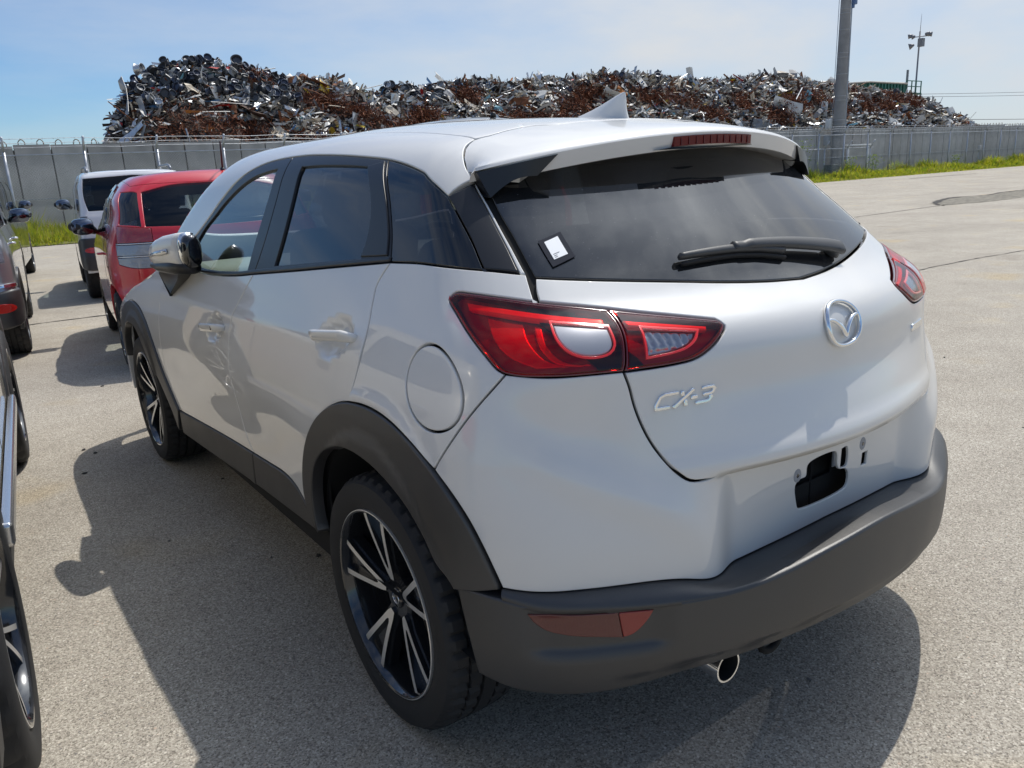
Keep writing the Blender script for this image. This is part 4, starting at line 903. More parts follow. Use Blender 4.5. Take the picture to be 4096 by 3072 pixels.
g_ = [crack([(-8, 9.15), (-3, 9.13), (-1, 9.11), (0, 9.08), (4, 9.15), (9, 9.08), (15.5, 9.12), (19.1, 9.2)], .035, 1), crack([(5.5, 3.95), (7.98, 3.86), (9.06, 3.83), (10.12, 3.72), (14, 3.9), (22, 3.8)], .016, 2),
      crack([(11.5, 6.6), (12.6, 6.1), (13.4, 6.15)], .008, 3), crack([(18, 13), (22, 12.2), (26, 12.4)], .012, 4), crack([(30, 21.8), (36, 22), (41, 21.5)], .03, 5),
      crack([(14, 13.5), (19, 15.5), (24, 15.1)], .014, 7), crack([(40, 21), (46, 20.4)], .25, 8)]
kind(mesh('pavement_crack', *join(*g_), CRACKM), 'structure')
# broken-up strip of asphalt on the right
r_ = np.random.default_rng(3); e1 = crv([(19.0, 9.2), (20.3, 9.9), (22.5, 10.5), (23.8, 10.15), (25.2, 10.35), (28, 10.2), (33, 10.4)], .15); e2 = crv([(19.0, 9.15), (20.9, 8.75), (22.7, 8.72), (25.4, 8.9), (29, 8.7), (33, 9.0)], .15)
m_ = 60; A = np.array([along(np.array(e1), np.linspace(0, 1, m_))[i]+r_.normal(0, .05, 2) for i in range(m_)]); B = np.array([along(np.array(e2), np.linspace(0, 1, m_))[i]+r_.normal(0, .05, 2) for i in range(m_)])
V = []; rows = 7
for a, b in zip(A, B):
    for j in range(rows): u = j/(rows-1); V.append((*(a*(1-u)+b*u), .005+(.0 if j in (0, rows-1) else abs(r_.normal(0, .010)))))
kind(mesh('broken_asphalt', V, [(i*rows+j, i*rows+j+1, (i+1)*rows+j+1, (i+1)*rows+j) for i in range(m_-1) for j in range(rows-1)], mat('crumbled_asphalt', (.20, .182, .145), .95, bump=(30, .8, .03), vary=(7, .45))), 'structure')
kind(mesh('pavement_crack', *join(crack(e1[2:], .10, 11, .012), crack(e1[8:30], .16, 12, .014)), CRACKM), 'structure')
PEB = [mat('dark_pebble', (.03, .028, .026), .8), mat('grey_pebble', (.16, .15, .14), .85)]
def pebble(sz, seed):
    r = np.random.default_rng(seed); bm = bmesh.new(); bmesh.ops.create_icosphere(bm, subdivisions=1, radius=1)
    for v in bm.verts: v.co = Vector((v.co.x*sz*(1+r.normal(0, .2)), v.co.y*sz*.6*(1+r.normal(0, .2)), v.co.z*sz*.35))
    me = bpy.data.meshes.new('pebble'); bm.to_mesh(me); bm.free(); return me
pb = [pebble(.011, 1), pebble(.008, 2), pebble(.016, 3)]
for i in range(46):
    d = (RNG.uniform(0, 1)**1.5)*9; x, y = (RNG.uniform(-1.5, .3), RNG.uniform(.2, 5.5)) if i < 22 else (RNG.uniform(1.6, 7), RNG.uniform(.3, 7))
    me = pb[i % 3].copy() if False else pb[i % 3]; o = lk(bpy.data.objects.new('pebble', me)); o.location = (x, y, .003); o.rotation_euler = (0, 0, RNG.uniform(0, 6))
    if not me.materials: me.materials.append(PEB[i % 2])
    tag(o, 'tiny loose stone lying on the worn asphalt', 'stone', 'loose stones on the asphalt')

# ------------------------------------------------------------------ concrete wall behind the fence
CONC = [mat('wall_concrete_%d' % i, c, .88, bump=(25, .25, .01), vary=(1.3, .22)) for i, c in enumerate([(.43, .405, .375), (.38, .355, .325), (.46, .44, .41), (.35, .33, .30)])]
STEEL = mat('galvanised_steel', (.46, .48, .51), .45, .6, vary=(4, .15)); REBAR = mat('rusty_rebar', (.22, .17, .12), .8, vary=(8, .3))
wall = thing('concrete_wall', 'long wall of upright grey concrete panels with lifting loops, below the scrap heap', 'wall', (0, 29.1, 0))
loop_me = None; x = -6.0; i = 0
while x < 96:
    w = RNG.choice([.92, .98, 1.0, 1.04]); h = 2.88+RNG.normal(0, .018)+(.05 if (i//7) % 3 == 1 else 0)+.002*x; y0 = RNG.normal(0, .02)
    V, Fc = box_geo((w/2, .12+y0, h/2), (w-.042, .24, h)); o = mesh('wall_panel', V, Fc, CONC[RNG.choice(4, p=[.4, .3, .15, .15])], wall); o.location = (x, 0, 0)
    for lx in (.25, .75):
        if loop_me is None:
            V, Fc = sweep_geo(crv([(-.09, 0, -.05), (-.085, 0, .10), (0, 0, .17), (.085, 0, .10), (.09, 0, -.05)], .05), .016, n=6); q = mesh('lifting_loop', V, Fc, REBAR, o, True); loop_me = q.data
        else: q = lk(bpy.data.objects.new('lifting_loop', loop_me), o)
        q.location = (w*lx, .12, h-.01); q.rotation_euler = (0, 0, RNG.normal(0, .25))
    x += w; i += 1

mesh('added_backing', *box_geo((45, .30, 1.4), (102, .08, 2.75)), mat('backing_dark', (.04, .038, .035), .9), wall)  # dark box added behind the panels to block sky showing through the gaps
# ------------------------------------------------------------------ chain-link fence with barbed wire
fence = thing('chain_link_fence', 'tall galvanised chain link fence with barbed wire on slanted post tops', 'fence', (0, 27, 0))
xs_ = list(np.arange(-5.8, 22, 2.1))+list(np.arange(22.9, 97, 2.57)); pme = None
for x in xs_:
    if pme is None:
        V, Fc = join(sweep_geo([(0, 0, -.2), (0, 0, 2.62)], .042, n=10), sweep_geo([(0, 0, 2.60), (0, -.09, 2.76), (0, -.24, 3.02)], .034, n=8)); o = mesh('post', V, Fc, STEEL, fence, True); pme = o.data
    else: o = lk(bpy.data.objects.new('post', pme), fence)
    o.location = (x, 0, 0)
for z in (2.52, 1.25, .12): sweep('rail', [(-8, .02, z), (97, .02, z)], .024 if z > 2 else .012, STEEL, fence, n=6)
for k in range(3):
    t = (k+.6)/3; p = [(x, -.02-.22*t, 2.66+.36*t+.02*math.sin(x*3)) for x in np.arange(-8, 97, 1.3)]; g = [sweep_geo(p, .008, n=3)]
    for x in np.arange(-8, 70, .28): g.append(([np.array((x, -.02-.22*t-.03, 2.66+.36*t-.03)), np.array((x+.012, -.02-.22*t, 2.66+.36*t+.04)), np.array((x+.02, -.02-.22*t+.03, 2.66+.36*t-.02))], [(0, 1, 2)]))
    mesh('barbed_wire', *join(*g), STEEL, fence)
V = []; Fc = []; pitch = .082; H_ = 2.38
for fam in (1, -1):
    n = int((99+H_)/pitch)
    for i in range(n):
        xa = -5-H_+i*pitch if fam > 0 else -5+i*pitch; z0, z1 = .13, .13+H_; xb = xa+H_*fam
        if max(xa, xb) < -6 or min(xa, xb) > 94: continue
        r = .0021; y = .008*fam; k = len(V)
        for (xx, zz) in ((xa, z0), (xb, z1)): V += [(xx, y-r, zz), (xx+r, y+r, zz-r*fam), (xx-r, y+r, zz+r*fam)]
        Fc += [(k, k+1, k+4, k+3), (k+1, k+2, k+5, k+4), (k+2, k, k+3, k+5)]
kind(mesh('wire_mesh', V, Fc, STEEL, fence), 'stuff')
f2 = thing('enclosure_fence', 'shorter inner fence of galvanised posts around the big concrete pole', 'fence', (0, 27.7, 0))
for x in (40.2, 42.6, 45.0, 47.6):
    mesh('post', *join(sweep_geo([(x, 0, -.2), (x, 0, 1.75)], .05, n=8), sweep_geo([(x, 0, 1.73), (x+.0, -.12, 1.95), (x, -.30, 2.2)], .04, n=8)), STEEL, f2, True)
for z in (1.75, .2): sweep('rail', [(40, 0, z), (48, 0, z)], .03, STEEL, f2, n=6)

# ------------------------------------------------------------------ grass along the fence
def leafmat(name, c):
    m = bpy.data.materials.new(name); m.use_nodes = True; t = m.node_tree; b = t.nodes['Principled BSDF']; b.inputs['Roughness'].default_value = .55
    o = t.nodes['Material Output']; tr = t.nodes.new('ShaderNodeBsdfTranslucent'); tr.inputs[0].default_value = (c[0]*1.4, c[1]*1.35, c[2]*.8, 1)
    b.inputs['Base Color'].default_value = (*c, 1); mx_ = t.nodes.new('ShaderNodeMixShader'); mx_.inputs[0].default_value = .45
    t.links.new(b.outputs[0], mx_.inputs[1]); t.links.new(tr.outputs[0], mx_.inputs[2]); t.links.new(mx_.outputs[0], o.inputs[0]); return m
LEAF = [leafmat('grass_yellow_green', (.36, .38, .035)), leafmat('grass_green', (.19, .27, .03)), leafmat('grass_pale', (.40, .40, .09)), leafmat('dry_stem', (.30, .24, .10))]
def grass(name, n, xr, yr, hfun, seed, wid=.012):
    r = np.random.default_rng(seed); V = np.empty((n, 5, 3)); X = r.uniform(*xr, n); Y = yr[0]+(yr[1]-yr[0])*r.uniform(0, 1, n)
    cl = .55+.9*(np.sin(X*1.7+np.sin(X*.6)*2)*.5+.5)*(np.sin(Y*2.3+X*.9)*.5+.5); h = hfun(X, Y)*cl*r.uniform(.45, 1.15, n); a = r.uniform(0, 6.28, n); w = wid*r.uniform(.7, 1.6, n)*(1+.012*X); le = r.uniform(.1, .55, n)*h; b = r.uniform(0, 6.28, n)
    dx, dy = np.cos(a)*w, np.sin(a)*w; lx, ly = np.cos(b)*le, np.sin(b)*le; z0 = np.zeros(n)
    V[:, 0] = np.stack([X-dx, Y-dy, z0], -1); V[:, 1] = np.stack([X+dx, Y+dy, z0], -1); V[:, 2] = np.stack([X+dx*.8+lx*.35, Y+dy*.8+ly*.35, h*.6], -1); V[:, 3] = np.stack([X-dx*.8+lx*.35, Y-dy*.8+ly*.35, h*.6], -1); V[:, 4] = np.stack([X+lx, Y+ly, h], -1)
    Fc = []; 
    for i in range(n): k = 5*i; Fc += [(k, k+1, k+2, k+3), (k+3, k+2, k+4)]
    mi = np.repeat(r.choice(4, n, p=[.46, .30, .18, .06]), 2)
    o = mesh(name, V.reshape(-1, 3), Fc, LEAF, None, False, mi=mi); kind(o, 'stuff'); return o
edge = lambda X: 24.45+.3*np.sin(X*.35)+.25*np.sin(X*1.3)
tag(grass('grass_strip', 26000, (-7, 12), (24.5, 27.4), lambda X, Y: np.clip((Y-edge(X))/1.5, .08, 1)*(.95), 5), 'tall yellow green grass at the foot of the fence on the left', 'grass')
tag(grass('grass_strip', 46000, (30, 97), (24.2, 27.6), lambda X, Y: np.clip((Y-edge(X)+.3)/2.0, .12, 1)*.62, 6, .018), 'low bright green grass verge along the far fence on the right', 'grass')
kind(mesh('grass_verge_soil', [(-8, 24.5, .02), (97, 24.3, .02), (97, 29.0, .06), (-8, 29.0, .06)], [(0, 1, 2, 3)], mat('verge_soil', (.13, .12, .05), .95, vary=(2, .35))), 'structure')
def weed(x, y, h, seed, label):
    r = np.random.default_rng(seed); rt = thing('weed', label, 'plant', (x, y, 0), 0, None); g = []
    for s_ in range(5):
        a = r.uniform(0, 6.28); tip = np.array((math.cos(a)*h*.22, math.sin(a)*h*.22, h*r.uniform(.7, 1))); g.append(sweep_geo([np.zeros(3), tip*.5+np.array((0, 0, h*.08)), tip], [.010, .008, .004], n=4))
    mesh('stem', *join(*g), LEAF[1], rt); V = []; Fc = []
    for q in range(130):
        p = np.array((r.normal(0, h*.17), r.normal(0, h*.17), h*r.uniform(.15, 1.0))); d1 = r.normal(0, 1, 3); d1 *= .07/np.linalg.norm(d1); d2 = np.cross(d1, r.normal(0, 1, 3)); d2 *= .04/np.linalg.norm(d2); k = len(V); V += [p, p+d1*.5+d2, p+d1, p+d1*.5-d2]; Fc.append((k, k+1, k+2, k+3))
    mesh('foliage', V, Fc, LEAF[1], rt)
weed(38.7, 26.4, 2.3, 1, 'tall leafy weed climbing the fence just beside the car spoiler'); weed(43.6, 26.6, 1.25, 2, 'bushy green weed in front of the concrete pole base'); weed(46.1, 26.6, 1.3, 3, 'bushy weed in front of the white frame'); weed(56.8, 26.7, 1.0, 4, 'leafy weed standing alone along the far fence')

# ------------------------------------------------------------------ big concrete pole, cabinets, white frame
pole = thing('utility_pole', 'thick tapered grey concrete pole rising out of the top of the picture', 'pole', (44.9, 28.3, 0))
PC = mat('pole_concrete', (.27, .265, .26), .85, vary=(1.6, .18), bump=(18, .2, .01))
mesh('shaft', *lathe_geo([(0, 0)], 3), PC, pole) if False else None
def vlathe(prof, N=32): return [(r*math.cos(2*math.pi*i/N), r*math.sin(2*math.pi*i/N), z) for i in range(N) for r, z in prof], [(i*len(prof)+j, ((i+1) % N)*len(prof)+j, ((i+1) % N)*len(prof)+j+1, i*len(prof)+j+1) for i in range(N) for j in range(len(prof)-1)]
rad = lambda z: .385-.0093*z
mesh('shaft', *vlathe([(rad(z), z) for z in np.linspace(0, 15, 12)]), PC, pole, True)
for z in (3.2, 3.45, 4.6, 4.85, 6.1, 7.05, 7.3, 8.6, 9.5, 9.75): mesh('band', *vlathe([(rad(z)+.002, z-.022), (rad(z)+.010, z-.02), (rad(z)+.010, z+.02), (rad(z)+.002, z+.022)]), mat('steel_band', (.40, .40, .40), .5, .7), pole, True)
CB = mat('cable_grey', (.10, .10, .11), .6)
vr_ = np.array((math.sin(.618+.50), math.cos(.618+.50), 0)); rt_ = np.array((vr_[1], -vr_[0], 0))
for off, rr in ((-.415, .018), (.36, .022), (.40, .02)): sweep('conduit', [rt_*(off if off < 0 else off)*(1-.009*z)+np.array((0, 0, z)) for z in np.linspace(.3, 14, 8)], rr, STEEL if rr < .025 else CB, pole, n=8)
BLU = mat('blue_housing', (.10, .17, .33), .5)
bevel(mesh('top_housing', *join(box_geo(rt_*.47+np.array((0, 0, 10.7)), (.26, .26, 1.5)), box_geo(rt_*.41+np.array((0, 0, 9.88)), (.15, .15, .24))), BLU, pole), .03, 2)
bevel(mesh('meter_box', *box_geo(rt_*-.56-vr_*.22+np.array((0, 0, 3.25)), (.32, .32, .55)), mat('cabinet_white', (.66, .67, .66), .5), pole), .02, 2)
bevel(mesh('meter_box', *box_geo(rt_*-.60-vr_*.22+np.array((0, 0, 2.30)), (.40, .30, .62)), mat('cabinet_grey', (.38, .40, .42), .5), pole), .02, 2)
fr = thing('white_frame', 'white painted steel goal shaped frame standing behind the fence beside the pole', 'frame', (46.4, 28.55, 0)); WP2 = mat('white_paint', (.78, .78, .76), .5, vary=(3, .08))
for x in (.05, 2.35): bevel(mesh('upright', *box_geo((x, 0, .95), (.14, .14, 1.9)), WP2, fr), .01, 1)
bevel(mesh('crossbar', *box_geo((1.2, 0, 1.93), (2.75, .2, .10)), WP2, fr), .01, 1); mesh('infill_panel', *box_geo((1.2, .06, 1.25), (2.1, .03, 1.1)), CONC[2], fr)
cab = bevel(mesh('ground_cabinet', *box_geo((0, 0, .42), (.9, .5, .84)), mat('dark_green_cabinet', (.05, .07, .055), .6)), .03, 2); cab.location = (42.9, 27.35, 0); tag(cab, 'low dark green cabinet half hidden in weeds at the pole base', 'cabinet')
sg = bevel(mesh('fence_box', *join(box_geo((0, 0, 1.35), (.34, .14, .42)), box_geo((0, .05, .58), (.12, .08, 1.16))), mat('box_grey', (.42, .43, .44), .6)), .01, 1); sg.location = (61.2, 27.15, 0); tag(sg, 'small grey junction box on a short stand against the far fence', 'box')

# ------------------------------------------------------------------ light mast, skip and railing, power lines
mast = thing('light_mast', 'tall slim grey mast with floodlights and horn speakers behind the heap', 'light mast', (85.4, 45, 0)); MG = mat('mast_grey', (.20, .20, .21), .5, .4)
sweep('mast_pole', [(0, 0, 0), (0, 0, 13.4)], [.11, .075], MG, mast, n=14); sweep('lightning_rod', [(0, 0, 13.3), (.05, 0, 15.1)], [.03, .012], MG, mast, n=6)
mr = np.array((.42, -.90, 0))*1
for k, (a, z) in enumerate(((-1.05, 13.05), (-.75, 12.95), (.85, 13.1), (1.1, 13.05))):
    sweep('floodlight', [mr*a*.55+np.array((0, 0, z)), mr*a*.8+np.array((0, 0, z)), mr*a*1.05+np.array((0, 0, z-.05))], [.10, .20, .24], MG, mast, n=12)
sweep('horn_speaker', [mr*-.45+np.array((0, 0, 12.15)), mr*-.95+np.array((0, 0, 12.0))], [.08, .34], MG, mast, n=12)
sweep('bracket', [mr*-1.0+np.array((0, 0, 12.9)), mr*1.0+np.array((0, 0, 12.9))], .05, MG, mast, n=6); mesh('control_box', *box_geo((0, -.2, 12.3), (.5, .5, .8)), MG, mast)
SK = mat('green_paint_metal', (.035, .16, .105), .55, vary=(1.5, .3)); SKD = mat('cream_rail', (.55, .50, .42), .7)
sk = thing('green_skip', 'long green ribbed steel skip with a pale rim on top of the heap', 'skip', (60.5, 37.6, 5.72))
bevel(mesh('skip_body', *prism_geo([(-1.6, 1.05), (3.4, 1.35), (9.2, 1.35), (9.2, .1), (1.2, .1)], lambda a, b: np.array((a, 1.6, b)), lambda a, b: np.array((a, 0, b))), SK, sk), .02, 1)
for i in range(12): mesh('rib', *box_geo((3.2+.5*i, -.05, .78), (.16, .10, 1.08)), SK, sk)
sweep('rim', [(-1.7, -.03, 1.12), (3.4, -.03, 1.42), (9.3, -.03, 1.42)], .085, SKD, sk, n=6); mesh('skip_top', *prism_geo([(-1.5, 1.08), (3.4, 1.38), (9.2, 1.38), (9.2, 1.36), (3.4, 1.36)], lambda a, b: np.array((a, 1.6, b)), lambda a, b: np.array((a, 0.05, b))), SK, sk)
rl_ = thing('walkway_railing', 'green steel walkway with open railing at the right end of the skip', 'railing', (69.9, 37.6, 5.72))
mesh('walkway', *box_geo((1.1, .5, .62), (2.9, 1.0, .14)), SK, rl_)
for x in (-.1, .75, 1.5, 2.35): mesh('railing_post', *box_geo((x, 0, 1.15), (.075, .075, 1.05)), SK, rl_)
for z in (1.66, 1.2): mesh('handrail', *box_geo((1.1, 0, z), (2.6, .065, .065)), SK, rl_)
mesh('mast_stub', *box_geo((.0, .05, 1.8), (.18, .12, 1.5)), mat('mast_grey', (.2, .2, .21)), rl_)
for i, (z0, z1, sag) in enumerate(((9.0, 14.2, .5), (8.7, 13.5, .6), (5.85, 7.2, .5))):
    p = [(105+t*150, 60+t*6, z0+(z1-z0)*t-sag*4*t*(1-t)) for t in np.linspace(0, 1, 14)]
    o = sweep('power_line', p, .045 if i == 2 else .03, CB, None, n=5); tag(o, ['upper thin power line in the pale sky at the far right', 'power line just beneath the uppermost one at the far right', 'lowest power line just above the wall at the far right'][i], 'power line')

# ================================================================== SCRAP HEAP
sil = np.array([(2.6, 1.2), (3.4, 2.0), (4.2, 2.9), (4.44, 3.41), (4.68, 3.84), (5.05, 4.54), (5.68, 5.5), (6.28, 5.81), (7.15, 6.33), (8.54, 6.5), (9.48, 6.46), (10.42, 6.2), (11.21, 6.09), (12.44, 5.92), (14.21, 6.08), (15.54, 5.61), (16.98, 5.53), (18.01, 5.93), (19.03, 5.77), (21.77, 6.16), (24.69, 6.14), (26.58, 6.42), (28.55, 6.33), (30.99, 6.77), (35.12, 6.73), (38.4, 6.58), (41.95, 6.67), (46.27, 7.11), (49.96, 6.88), (52.78, 6.66), (56.39, 6.5), (60.94, 6.2), (64.43, 6.0), (68.25, 5.4), (71.58, 4.45), (72.75, 3.5), (73.6, 2.2), (74.4, .8)])
Hx = lambda x: np.interp(x, sil[:, 0], sil[:, 1])-.22
def hs(x, v):      # heap front surface: v 0 foot .. 1 ridge .. 2 back foot
    x, v = np.broadcast_arrays(np.asarray(x, float), np.asarray(v, float)); u = np.minimum(v, 1); w = np.maximum(v-1, 0)
    n = .35*np.sin(x*1.3+v*5)+.25*np.sin(x*2.9-v*9)+.18*np.sin(x*5.1+v*13)
    y = 30.3+4.5*u**1.25+n*.55*(v < 1)+5*w; z = (1.0+(Hx(x)-1.0)*u**.78)*(1-w)+.10*n*(v < .95)
    return np.stack([x, y, z], -1)
heap = thing('scrap_heap', 'huge mixed heap of scrap metal, car wheels and rusty turnings behind the wall', 'scrap heap')
gx = np.arange(2.6, 74.4, .4); gv = np.r_[np.linspace(0, 1, 12), np.linspace(1.2, 2, 4)]; P = hs(gx[:, None], gv[None, :]); n, k = P.shape[:2]
HM = mat('heap_rust_dark', (.040, .024, .017), .9, bump=(5, 1, .25), vary=(2.2, .5))  # dark rust brown of the heap's core
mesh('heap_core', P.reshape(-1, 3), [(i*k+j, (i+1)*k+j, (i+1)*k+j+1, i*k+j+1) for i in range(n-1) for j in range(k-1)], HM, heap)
SC = [mat('scrap_white', (.62, .60, .55), .45, 0, vary=(3, .15)), mat('scrap_zinc', (.52, .53, .54), .32, .75, vary=(4, .2)), mat('scrap_grey', (.27, .27, .27), .5, .4, vary=(3, .25)), mat('scrap_dark', (.05, .052, .06), .5, .3),
      mat('scrap_black', (.018, .019, .024), .4, .2), mat('scrap_rust', (.20, .075, .03), .8, vary=(5, .35)), mat('scrap_brown', (.085, .045, .028), .8, vary=(5, .3)), mat('scrap_cream', (.50, .43, .33), .6, vary=(3, .2)),
      mat('scrap_blue', (.06, .17, .34), .5), mat('scrap_yellow', (.60, .42, .03), .5), mat('scrap_orange', (.50, .17, .03), .5), mat('scrap_red', (.42, .02, .015), .45), mat('scrap_teal', (.20, .42, .48), .5)]
WT = np.array([.20, .17, .20, .065, .02, .07, .08, .17, .012, .008, .008, .005, .007]); WT /= WT.sum()
rh = np.random.default_rng(21)
rust_spots = [(7.0, .42, 1.9, 1.0), (9.2, .33, 1.6, .7), (10.75, .93, .75, .55), (13.2, .72, 1.2, .5), (14.6, .60, 1.6, .55), (16.2, .45, 1.4, .6), (17.9, .58, 1.1, .5), (20.9, .80, 1.0, .45), (22.5, .50, 1.6, .55), (27.1, .62, 1.7, .6), (28.9, .78, 1.2, .5), (25.0, .45, 1.5, .5), (33.2, .68, 1.5, .6), (35.8, .66, 1.9, .8), (37.2, .48, 1.7, .6), (41.0, .62, 1.2, .6), (43.3, .42, 1.7, .55), (46.0, .58, 1.6, .7), (48.8, .68, 1.9, .8), (51.0, .55, 1.5, .6), (54.6, .62, 1.2, .5), (57.6, .66, 1.9, .6), (60.4, .86, 1.6, .55), (62.6, .78, 1.6, .55), (55.0, .82, .9, .4), (12.0, .28, 1.3, .5), (64.2, .88, 1.0, .5), (31.0, .85, 1.0, .4)]
ZX = [(6.3, 'at the far left edge of the heap'), (8.6, 'behind the red hatchback roof'), (12.2, 'left of where the white car roof begins'), (16, 'just past the start of the white roof'), (20, 'above the front of the white roof'), (24, 'above the middle of the white roof'), (27.5, 'just left of the antenna fin'), (31, 'just right of the antenna fin'), (36, 'above the left half of the spoiler'), (41, 'above the brake light'), (46, 'above the right end of the spoiler'), (52, 'just left of the concrete pole'), (58, 'just right of the concrete pole'), (65, 'under the green skip'), (99, 'at the right tail of the heap')]
def where(x, v): return ('on the crest, ' if v > .90 else 'high up, ' if v > .70 else 'halfway up, ' if v > .42 else 'low above the wall, ')+next(t for a, t in ZX if x < a)
def vnorm(x, v):
    a = hs(x+.05, v)-hs(x-.05, v); b = hs(x, v+.02)-hs(x, v-.02); n_ = np.cross(a, b); return n_/np.linalg.norm(n_)
# rusty turnings: tangles of thin curled strips
V = []; Fc = []; mi = []
for si, (cx, cv, sx, sz) in enumerate(rust_spots):
    for q in range(640 if cx < 30 else 430):
        x = cx+rh.normal(0, sx*.45); v = np.clip(cv+rh.normal(0, sz*.5/5.), .02, 1.02); p = hs(x, v)+np.array((0, -.12-abs(rh.normal(0, .16)), abs(rh.normal(0, .10)))); d = rh.normal(0, 1, 3); d /= np.linalg.norm(d); L_ = rh.uniform(.06, .13)*(1+.008*x); w = rh.uniform(.008, .020)*(1+.015*x)
        sd = rh.normal(0, 1, 3); sd /= np.linalg.norm(sd); k = len(V)
        for s_ in range(4):
            V += [p-sd*w, p+sd*w]; p = p+d*L_; d = d+rh.normal(0, .55, 3); d /= np.linalg.norm(d)
        Fc += [(k+2*j, k+2*j+1, k+2*j+3, k+2*j+2) for j in range(3)]; mi += [rh.choice(3, p=[.5, .34, .16])]*3
kind(mesh('rust_turnings', V, Fc, [mat('turnings_rust', (.16, .046, .017), .85), mat('turnings_brown', (.065, .024, .013), .85), mat('turnings_bright', (.27, .095, .035), .8)], heap, False, mi=mi), 'stuff')
# small litter of torn sheet, one part
V = []; Fc = []; mi = []
for q in range(24000):
    x = rh.uniform(3.6, 73.2); v = rh.uniform(.05, 1.03)
    if any(abs(x-a)/(b_*.75) < 1 and abs(v-c)/(d_/5*.9) < 1 and rh.random() < .82 for a, c, b_, d_ in rust_spots): continue
    p = hs(x, v)+np.array((0, -rh.uniform(.0, .28), rh.uniform(-.03, .12))); s_ = rh.uniform(.035, .13)*(1+.005*x); el = rh.uniform(.4, 4.2)
    a = rh.normal(0, 1, 3)*[1.2, .9, .55]; a /= np.linalg.norm(a); b = np.cross(a, rh.normal(0, 1, 3)); b /= np.linalg.norm(b); c = np.cross(a, b); k = len(V); bend = rh.normal(0, .45)*s_
    V += [p-a*s_*el-b*s_*.5, p-a*s_*el*.8+b*s_*.6, p+b*s_*.45+c*bend, p-b*s_*.55+c*bend*.8, p+a*s_*el*.9+b*s_*.3, p+a*s_*el-b*s_*.5]
    Fc += [(k, k+1, k+2, k+3), (k+3, k+2, k+4, k+5)]; w = WT.copy()
    if x < 12.2 and v > .66: w = w*[.6, .8, 1, 2.4, 2.2, .5, .6, .5, 1, 1, 1, 1.5, 1]
    mi += [rh.choice(13, p=w/w.sum())]*2
kind(mesh('scrap_litter', V, Fc, SC, heap, False, mi=mi), 'stuff')
# sheets and bars one can tell apart
def sheet_mesh(seed):
    r = np.random.default_rng(seed); a, b = r.uniform(.28, .70), r.uniform(.09, .26); V = []; nx, ny = 4, 3; f = r.uniform(-.6, .6)
    for side in (0, 1):
        for i in range(nx):
            for j in range(ny):
                x, y = (i/(nx-1)-.5)*2*a*(1+r.normal(0, .05)*(1-side*0)), (j/(ny-1)-.5)*2*b
                V.append((x, y, .12*f*(x/a)**2*a+.05*math.sin(3*x/a+seed)+.04*((i*7+j*13+seed*5) % 5-2)/2-side*.010))
    for i in range(nx*ny): V[nx*ny+i] = (V[i][0], V[i][1], V[i][2]-.010)
    Fc = []; 
    for i in range(nx-1):
        for j in range(ny-1): q = (i*ny+j, (i+1)*ny+j, (i+1)*ny+j+1, i*ny+j+1); Fc += [q, tuple(nx*ny+t for t in q[::-1])]
    ed = [i*ny for i in range(nx)]+[(nx-1)*ny+j for j in range(1, ny)]+[i*ny+ny-1 for i in range(nx-2, -1, -1)]+[j for j in range(ny-2, 0, -1)]
    for t in range(len(ed)): a_, b_ = ed[t], ed[(t+1) % len(ed)]; Fc.append((b_, a_, nx*ny+a_, nx*ny+b_))
    return V, Fc
sheets = {}
names = {0: 'pale dented', 1: 'shiny zinc', 2: 'dull grey', 3: 'dark', 5: 'rusty red', 6: 'dark brown', 7: 'cream', 4: 'black'}
def put_sheet(x, v, mi_, sc, seed, label=None, group='scrap sheets lying on the heap', tilt=None, push=.22):
    key = (mi_, seed % 7)
    if key not in sheets:
        V, Fc = sheet_mesh(seed % 7+1); o = mesh('scrap_sheet', V, Fc, SC[mi_]); sheets[key] = o.data
    else: o = lk(bpy.data.objects.new('scrap_sheet', sheets[key]))
    n_ = vnorm(x, min(v, .97)); p = hs(x, v)+n_*push
    q = Vector(n_).to_track_quat('Z', 'Y').to_matrix() @ Matrix.Rotation(rh.uniform(0, 6.28), 3, 'Z') @ Matrix.Rotation(rh.normal(0, .55), 3, 'X') @ Matrix.Rotation(rh.normal(0, .4), 3, 'Y')
    o.matrix_world = Matrix.Translation(p) @ q.to_4x4() @ Matrix.Scale(sc, 4)
    tag(o, label or names[mi_]+' scrap sheet '+where(x, v), 'scrap sheet', group)
special = [(5.6, .84, 2, 1.5, 3, 'big flat grey sheet jutting from the left shoulder of the heap'), (10.2, .62, 1, 1.25, 2, 'bright grey panel leaning below the pile of wheels'), (9.6, .52, 6, 1.7, 5, 'wide dark brown sheet across the middle of the left end of the heap'), (48.2, .62, 12, 1.7, 1, 'pale turquoise panel in the middle of the right half of the heap'), (44.8, .55, 0, 1.6, 4, 'large white panel left of the pale turquoise one'), (52.6, .80, 10, 1.0, 2, 'orange scrap piece near the crest left of the concrete pole'), (13.6, .86, 9, .9, 6, 'yellow scrap piece near the crest right of the wheels'), (12.6, .36, 9, .7, 3, 'yellow scrap piece low above the wall on the left'), (9.5, .93, 11, .7, 1, 'bright red scrap piece among the dark wheels'), (31.0, .70, 10, .8, 6, 'orange scrap piece above the car roof in the middle of the heap'), (51.5, .22, 8, 1.2, 5, 'blue scrap piece low on the heap beside the concrete pole'), (50.0, .36, 8, .9, 3, 'dark blue scrap piece in the shade left of the concrete pole'), (22.3, .55, 12, 1.3, 2, 'pale blue sheet above the car roof left of the antenna fin'), (29.8, .80, 0, 1.6, 1, 'white corrugated sheet just left above the antenna fin')]
for a in special: put_sheet(a[0], a[1], a[2], a[3], a[4], a[5])
cnt = 0; order = [0, 1, 2, 3, 5, 6, 7, 4]; pw = np.array([.24, .2, .22, .06, .06, .06, .15, .01])
